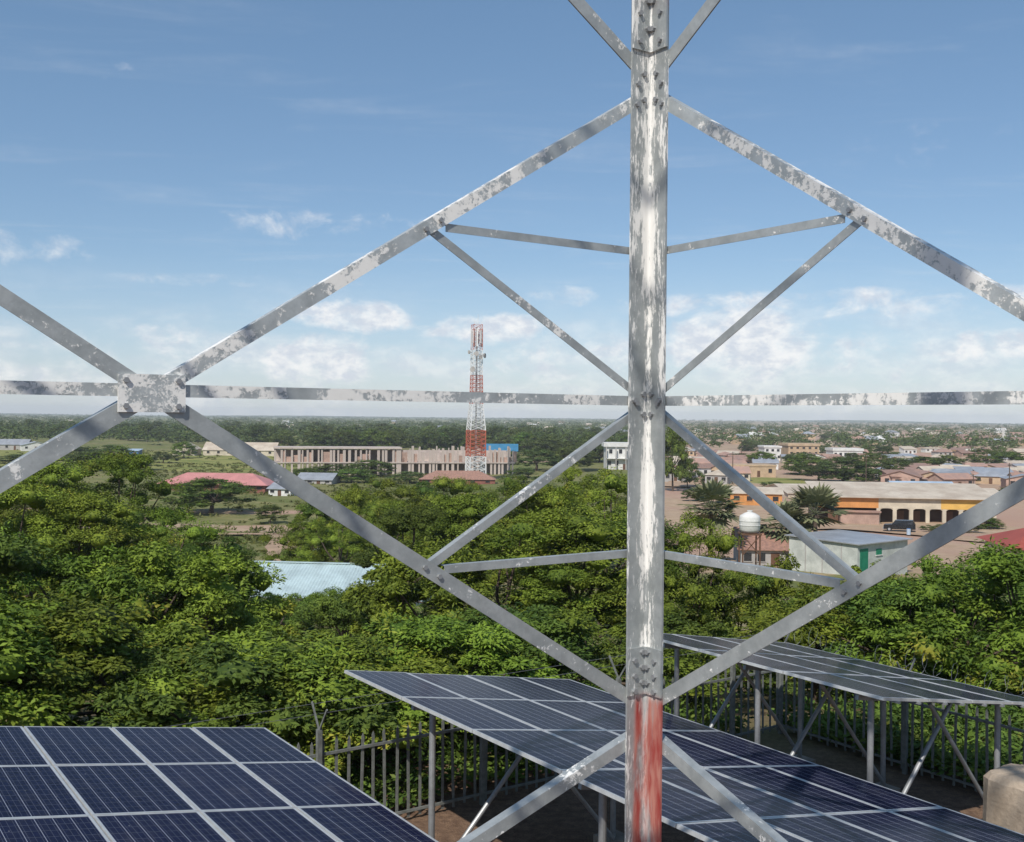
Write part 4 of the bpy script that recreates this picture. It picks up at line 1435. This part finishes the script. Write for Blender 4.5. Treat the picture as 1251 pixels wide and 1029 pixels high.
def arcade():
    A, B = at(1000, 634, 190), at(1215, 636, 186)
    A.z = B.z = g(188)
    d = B - A
    L = d.length
    t = thing('arcaded_shops', 'cream and ochre shop building with a row of arched shady bays', 'building', A, math.atan2(d.y, d.x))
    k = 188 / F0
    h = 30 * k
    dep = 13.0
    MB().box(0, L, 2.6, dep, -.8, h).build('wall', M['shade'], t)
    x0 = L * .345
    # fascia above the bays, in its three colours
    for (a, b, m) in ((0, .345, 'w_orange'), (.345, .70, 'w_cream'), (.70, 1.0, 'w_yellow')):
        MB().box(L * a, L * b, 0, 2.6, h * .58, h).build('fascia', M[m], t)
    n = 7
    for q in range(n + 1):
        x = x0 + (L - x0) * q / n
        MB().box(x - .32, x + .32, .0, .5, -.5, h * .58).build('pillar', M['w_cream'], t)
    for q in range(n):
        xa = x0 + (L - x0) * q / n + .32
        xb = x0 + (L - x0) * (q + 1) / n - .32
        vs, fs = [], []
        m = 8
        for e in range(m + 1):
            u = e / m
            zz = h * .58 - .28 * (1 - math.sqrt(max(0, 1 - (2 * u - 1) ** 2)))
            vs += [(xa + (xb - xa) * u, .06, zz), (xa + (xb - xa) * u, .06, h * .60), (xa + (xb - xa) * u, .4, zz), (xa + (xb - xa) * u, .4, h * .60)]
            if e:
                s = 4 * e - 4
                fs += [(s, s + 4, s + 5, s + 1), (s, s + 2, s + 6, s + 4), (s + 2, s + 3, s + 7, s + 6)]
        MB().add(vs, fs).build('arch', M['w_cream'], t)
        if q in (1, 2, 4):
            MB().box(xa + .4, xb - .4, 2.5, 2.62, 0, h * .45).build('shop_door', M['d_brown'], t)
    MB().box(L * .12, L * .34, -1.4, 0.0, -.5, h * .42).build('front_annex', M['w_pink'], t)
    MB().box(L * .11, L * .35, -1.8, .02, h * .42, h * .48).build('annex_roof', M['r_rust'], t)
    MB().box(L * .055, L * .115, -.04, .3, -.3, h * .45).build('shop_door', M['d_brown'], t)
    rf = MB()
    rf.add([(-.6, -.8, h), (L + .6, -.8, h), (L + .6, dep + .8, h + 1.9), (-.6, dep + .8, h + 1.9), (-.6, -.8, h + .12), (L + .6, -.8, h + .12), (L + .6, dep + .8, h + 2.02), (-.6, dep + .8, h + 2.02)],
           [(0, 3, 2, 1), (4, 5, 6, 7), (0, 1, 5, 4), (1, 2, 6, 5), (2, 3, 7, 6), (3, 0, 4, 7)])
    rf.build('roof', M['r_cream'], t)


arcade()
house('market_hall', 'low hall with wide dusty cream roof behind the arcaded shops', 'building', 1035, 608, 150, 5, 22, 'gable', M['w_cream'], M['r_cream'], .04, 8, 5)
house('market_hall', 'low hall with pale patched roof behind the ochre end of the shops', 'building', 1185, 611, 90, 5, 16, 'gable', M['w_cream'], M['r_cream'], -.05, 7, 4)
house('blue_sheet_stall', 'market stall under a pale sky blue sheet roof', 'stall', 1135, 605, 74, 6, 12, 'gable', M['w_grey'], M['r_sky'], -.06, 9, 4)
house('orange_house', 'orange walled house with white parapet beside the fan palms', 'house', 928, 618, 62, 15, 10, 'gable', M['w_orange'], M['r_cream'], -.15, 6, 3)
house('tan_house', 'tan flat roofed house by the dusty town street', 'house', 918, 583, 58, 13, 10, 'flat', M['w_tan'], M['w_tan'], .1, 2, 3)
house('flats', 'tan three storey block of flats among the trees of the town', 'building', 981, 563, 38, 18, 14, 'flat', M['w_tan'], M['w_tan'], .05, 3, 5, 3, ov=.8)
house('white_house', 'white two storey house beside the tan block of flats', 'house', 944, 563, 20, 16, 12, 'flat', M['w_white'], M['w_white'], .0, 2, 3, 2, ov=.8)
house('white_house', 'long white house to the side of the tan block of flats', 'house', 1036, 562, 36, 11, 12, 'flat', M['w_white'], M['w_white'], .0, 3, 5, 1, ov=.8)
house('red_roofed_house', 'house with broad dark red sheet roof behind the brace at the edge of the trees', 'house', 1292, 668, 78, 22, 11, 'hip', M['w_cream'], M['r_red'], -.1, 22, 4, dep=118, ov=.9)
house('brown_roofed_house', 'house with weathered brown roof beside the white water tank', 'house', 945, 690, 66, 26, 9, 'gable', M['w_grey'], M['r_tile'], -.12, 20, 3, dep=112)


def tank():
    p = at(916, 638, 100)
    gz = g(100)
    zc = p.z - gz
    t = thing('water_tank', 'white plastic water tank on a dark stand beside the brown roof', 'tank', (p.x, p.y, gz), 0)
    prof = [(-1.0, .15), (-.95, .75), (-.7, .95), (.45, .97), (.62, .9), (.85, .5), (.95, .22), (1.02, .22)]
    mb = MB()
    n = 20
    vs = [(r * math.cos(6.283 * q / n), r * math.sin(6.283 * q / n), zc + z) for z, r in prof for q in range(n)]
    fs = [(a * n + q, a * n + (q + 1) % n, (a + 1) * n + (q + 1) % n, (a + 1) * n + q) for a in range(len(prof) - 1) for q in range(n)]
    mb.add(vs, fs).build('tank_body', M['w_white'], t, smooth=True)
    MB().tube((0, 0, zc + 1.0), (0, 0, zc + 1.1), .26, .26, 14).build('lid', M['w_white'], t)
    for z in (-.3, .1):
        MB().tube((0, 0, zc + z), (0, 0, zc + z + .08), 1.0, 1.0, 20).build('hoop', M['w_white'], t)
    MB().box(-.95, .95, -.95, .95, zc - 1.16, zc - 1.0).build('platform', M['d_brown'], t)
    for a in (-.8, .8):
        for b in (-.8, .8):
            MB().bar((a, b, -.5), (a, b, zc - 1.16), .12, .12).build('leg', M['d_brown'], t)
    MB().bar((-.8, -.8, zc - 3.0), (.8, -.8, zc - 1.2), .08, .08).build('brace', M['d_brown'], t)
    MB().bar((.8, -.8, zc - 3.0), (-.8, -.8, zc - 1.2), .08, .08).build('brace', M['d_brown'], t)


tank()


def car():
    p = ground_at(1099, 652)
    t = thing('parked_car', 'black off road car parked on the earth road before the shops', 'car', (p.x, p.y, g(p.y) + .33), R_(-22))
    black = mat('black_car_paint', (0.018, 0.019, 0.022), .25, .2, .2, 1, spec=.6)
    tyre = mat('tyre_rubber', (0.02, 0.02, 0.02), .9)
    L, w = 4.7, .9
    side = [(-L / 2, .38), (-L / 2, .95), (-L / 2 + .12, 1.05), (-L / 2 + 1.25, 1.15), (-L / 2 + 1.75, 1.78), (L / 2 - .35, 1.84), (L / 2 - .02, 1.15), (L / 2, .45)]
    mb = MB()
    n = len(side)
    vs = [(x, -w + (.10 if z > 1.2 else 0), z) for x, z in side] + [(x, w - (.10 if z > 1.2 else 0), z) for x, z in side]
    mb.add(vs, [tuple(range(n)), tuple(range(2 * n - 1, n - 1, -1))] + [(i, n + i, n + (i + 1) % n, (i + 1) % n) for i in range(n)])
    mb.build('body', black, t)
    for (xa, xb) in ((-L / 2 + 1.62, -.1), (0, 1.05), (1.15, 1.95)):
        for s in (-1, 1):
            MB().add([(xa, s * (w - .03), 1.22), (xb, s * (w - .03), 1.22), (xb - .02, s * (w - .085), 1.68), (xa + .18, s * (w - .085), 1.68)], [(0, 1, 2, 3)]).build('side_window', M['win'], t)
    MB().add([(-L / 2 + 1.26, -.78, 1.2), (-L / 2 + 1.26, .78, 1.2), (-L / 2 + 1.70, .7, 1.74), (-L / 2 + 1.70, -.7, 1.74)], [(0, 1, 2, 3)]).build('windscreen', M['win'], t)
    rim = M['r_grey']
    for x in (-L / 2 + .85, L / 2 - .85):
        for s in (-1, 1):
            wv = MB().tube((x, s * (w - .22), .38), (x, s * (w + .02), .38), .38, .38, 16).build('wheel', tyre, t)
            MB().tube((x, s * (w + .0), .38), (x, s * (w + .035), .38), .22, .2, 12).build('rim', rim, wv)
    for s in (-.62, .62):
        MB().box(-L / 2 - .03, -L / 2 + .05, s - .17, s + .17, .72, .92).build('headlight', M['w_white'], t)
    MB().box(-L / 2 - .12, -L / 2 + .06, -w, w, .38, .6).build('bumper', M['r_grey'], t)
    MB().box(-L / 2 - .14, -L / 2 - .11, -.26, .26, .44, .56).build('number_plate', M['w_white'], t)
    MB().box(-L / 2 - .02, -L / 2 + .03, -.4, .4, .68, .94).build('grille', M['win'], t)
    q = ground_at(1103, 654)
    b = thing('plastic_drum', 'small blue plastic drum standing beside the black car', 'drum', (q.x, q.y - 2.4, g(q.y - 2.4) + .3), 0)
    MB().tube((0, 0, 0), (0, 0, .9), .3, .3, 14).build('drum_body', M['r_sky'], b)
    MB().tube((0, 0, .9), (0, 0, .95), .27, .27, 14).build('lid', M['blue_paint'], b)


car()


def pole(px, by, ty, label):
    p = ground_at(px, by)
    h = (by - ty) / F0 * p.y
    t = thing('utility_pole', label, 'pole', p, .4, 'utility poles of the town')
    MB().tube((0, 0, -.5), (0, 0, h), .17, .11, 8).build('shaft', M['bark'], t)
    MB().bar((-.9, 0, h - .4), (.9, 0, h - .4), .12, .12).build('crossarm', M['bark'], t)
    for x in (-.8, 0.25, .8):
        MB().tube((x, 0, h - .34), (x, 0, h - .1), .06, .04, 6).build('insulator', M['w_white'], t)


pole(834, 584, 548, 'wooden utility pole at the left edge of the town beside the dark tall tree')
pole(895, 592, 552, 'wooden utility pole behind the fan palm near the tan house')
pole(866, 570, 548, 'wooden utility pole by the dusty street')
pole(1189, 603, 580, 'wooden utility pole behind the pale sky blue roof')
pole(1233, 604, 566, 'tall wooden utility pole beside the rusty roofs')
pole(1058, 592, 556, 'wooden utility pole beside the bright green dome tree')
pole(906, 562, 538, 'thin wooden utility pole near the tan block of flats')


def far_mast():
    p = ground_at(1226, 545)
    t = thing('radio_mast', 'slim pale lattice radio mast standing far out among the trees', 'mast', p, .3)
    h = 22 / F0 * p.y
    for sx, sy in ((-1, -1), (1, -1), (1, 1), (-1, 1)):
        MB().bar((sx * 1.3, sy * 1.3, -1), (sx * .4, sy * .4, h), .3, .3).build('leg', M['w_white'], t)
    mb = MB()
    for q in range(9):
        z0, z1 = h * q / 9, h * (q + 1) / 9
        a0, a1 = 1.3 - .9 * q / 9, 1.3 - .9 * (q + 1) / 9
        for s in (-1, 1):
            mb.bar((-a0, s * a0, z0), (a1, s * a1, z1), .18, .18)
            mb.bar((a0, s * a0, z0), (-a1, s * a1, z1), .18, .18)
    mb.build('lattice_section', M['w_white'], t)


far_mast()

# small houses of the town and of the plain
hr = random.Random(21)
walls = ['w_pink', 'w_tan', 'w_cream', 'w_grey', 'w_white']
LAB = {'r_rust': ('small town house under a rusty brown sheet roof', 'rusty roofed houses of the town'),
       'r_grey': ('small town house under a plain zinc sheet roof', 'zinc roofed houses of the town'),
       'r_cream': ('small town house under a dusty cream roof', 'cream roofed houses of the town')}
WN = {'w_pink': 'pink', 'w_tan': 'tan', 'w_cream': 'cream', 'w_grey': 'grey', 'w_white': 'white'}
SN = {'gable': 'gabled', 'shed': 'single pitch', 'hip': 'hipped', 'gable_y': 'gable fronted'}
RN = {'r_rust': 'rusty sheet', 'r_grey': 'zinc sheet', 'r_cream': 'dusty cream sheet'}
spots = []
for _ in range(34):
    spots.append((hr.uniform(822, 905), hr.uniform(556, 592)))
for _ in range(22):
    spots.append((hr.uniform(1095, 1275), hr.uniform(580, 598)))
for _ in range(18):
    spots.append((hr.uniform(1090, 1280), hr.uniform(574, 592)))
for _ in range(16):
    spots.append((hr.uniform(1080, 1270), hr.uniform(552, 572)))
for _ in range(14):
    spots.append((hr.uniform(880, 1060), hr.uniform(558, 574)))
for (px, by) in sorted(spots, key=lambda q: q[1]):
    p = ground_at(px, by)
    k = F0 / p.y
    rm = hr.choice(['r_rust', 'r_rust', 'r_rust', 'r_grey', 'r_cream'])
    lab, grp = LAB[rm]
    wl, sh_ = hr.choice(walls), hr.choice(['gable', 'gable', 'shed', 'hip', 'gable_y'])
    lab = 'small %s town house with %s %s roof' % (WN[wl], SN[sh_], RN[rm])
    lab += ' by the dusty street' if px < 906 else (' behind the arcaded shops' if by > 576 else ' among the town trees')
    house('town_house', lab, 'house', px, by, hr.uniform(6, 11) * k, hr.uniform(2.2, 3) * k, hr.uniform(5, 8), sh_, M[wl], M[rm], hr.uniform(-.5, .5), hr.uniform(.9, 1.8) * k, 2, group=grp)
for q in range(95):
    px = hr.uniform(640, 1260) if q < 75 else hr.uniform(20, 640)
    by = 513 + (px - 640) * .009 + hr.uniform(5, 30) ** 1.0 * (1 if px > 800 else .75)
    p = ground_at(px, by)
    k = F0 / p.y
    rm = hr.choice(['r_cream', 'r_grey', 'r_rust', 'w_white'])
    house('far_house', 'tiny pale house far out on the wooded plain', 'house', px, by, hr.uniform(9, 18) * k, hr.uniform(3, 5) * k, hr.uniform(8, 12), hr.choice(['gable', 'hip']), M[hr.choice(['w_cream', 'w_white', 'w_tan'])], M[rm], hr.uniform(-.4, .4), hr.uniform(2, 3.2) * k, 1, group='houses far out on the plain', door=False)


# ------------------------------------------------------------------ distant hills and haze
def hills():
    rng = np.random.default_rng(2)
    xs = np.linspace(-4300, 4300, 160)
    top = -7 + 10 * (np.exp(-((xs - 2100) / 500) ** 2) + .6 * np.exp(-((xs + 500) / 900) ** 2)) + 3 * np.sin(xs / 310) + rng.normal(size=160) * .6
    vs, fs = [], []
    for i, x in enumerate(xs):
        vs += [(x, 6500, -13), (x, 6800, float(top[i])), (x, 7100, -13)]
        if i:
            a = 3 * i
            fs += [(a - 3, a, a + 1, a - 2), (a - 2, a + 1, a + 2, a - 1)]
    o = MB().add(vs, fs).build('hills', M['leaf_far'])
    tag(o, 'low wooded rise along the hazy horizon', kind='structure')


hills()


def haze():
    m = bpy.data.materials.new('haze_air')
    m.use_nodes = True
    t = NT(m.node_tree)
    t.n.clear()
    out = t.node('ShaderNodeOutputMaterial')
    pv = t.node('ShaderNodeVolumePrincipled')
    pv.inputs['Color'].default_value = (0.88, 0.94, 1.0, 1)
    pv.inputs['Density'].default_value = 0.00013
    pv.inputs['Anisotropy'].default_value = -0.15
    t.l.new(pv.outputs[0], out.inputs['Volume'])
    o = MB().box(-4450, 4450, -450, 7300, -15.2, 42.0).build('haze', m)
    tag(o, 'thin pale haze over the whole plain', 'haze', kind='stuff')


haze()
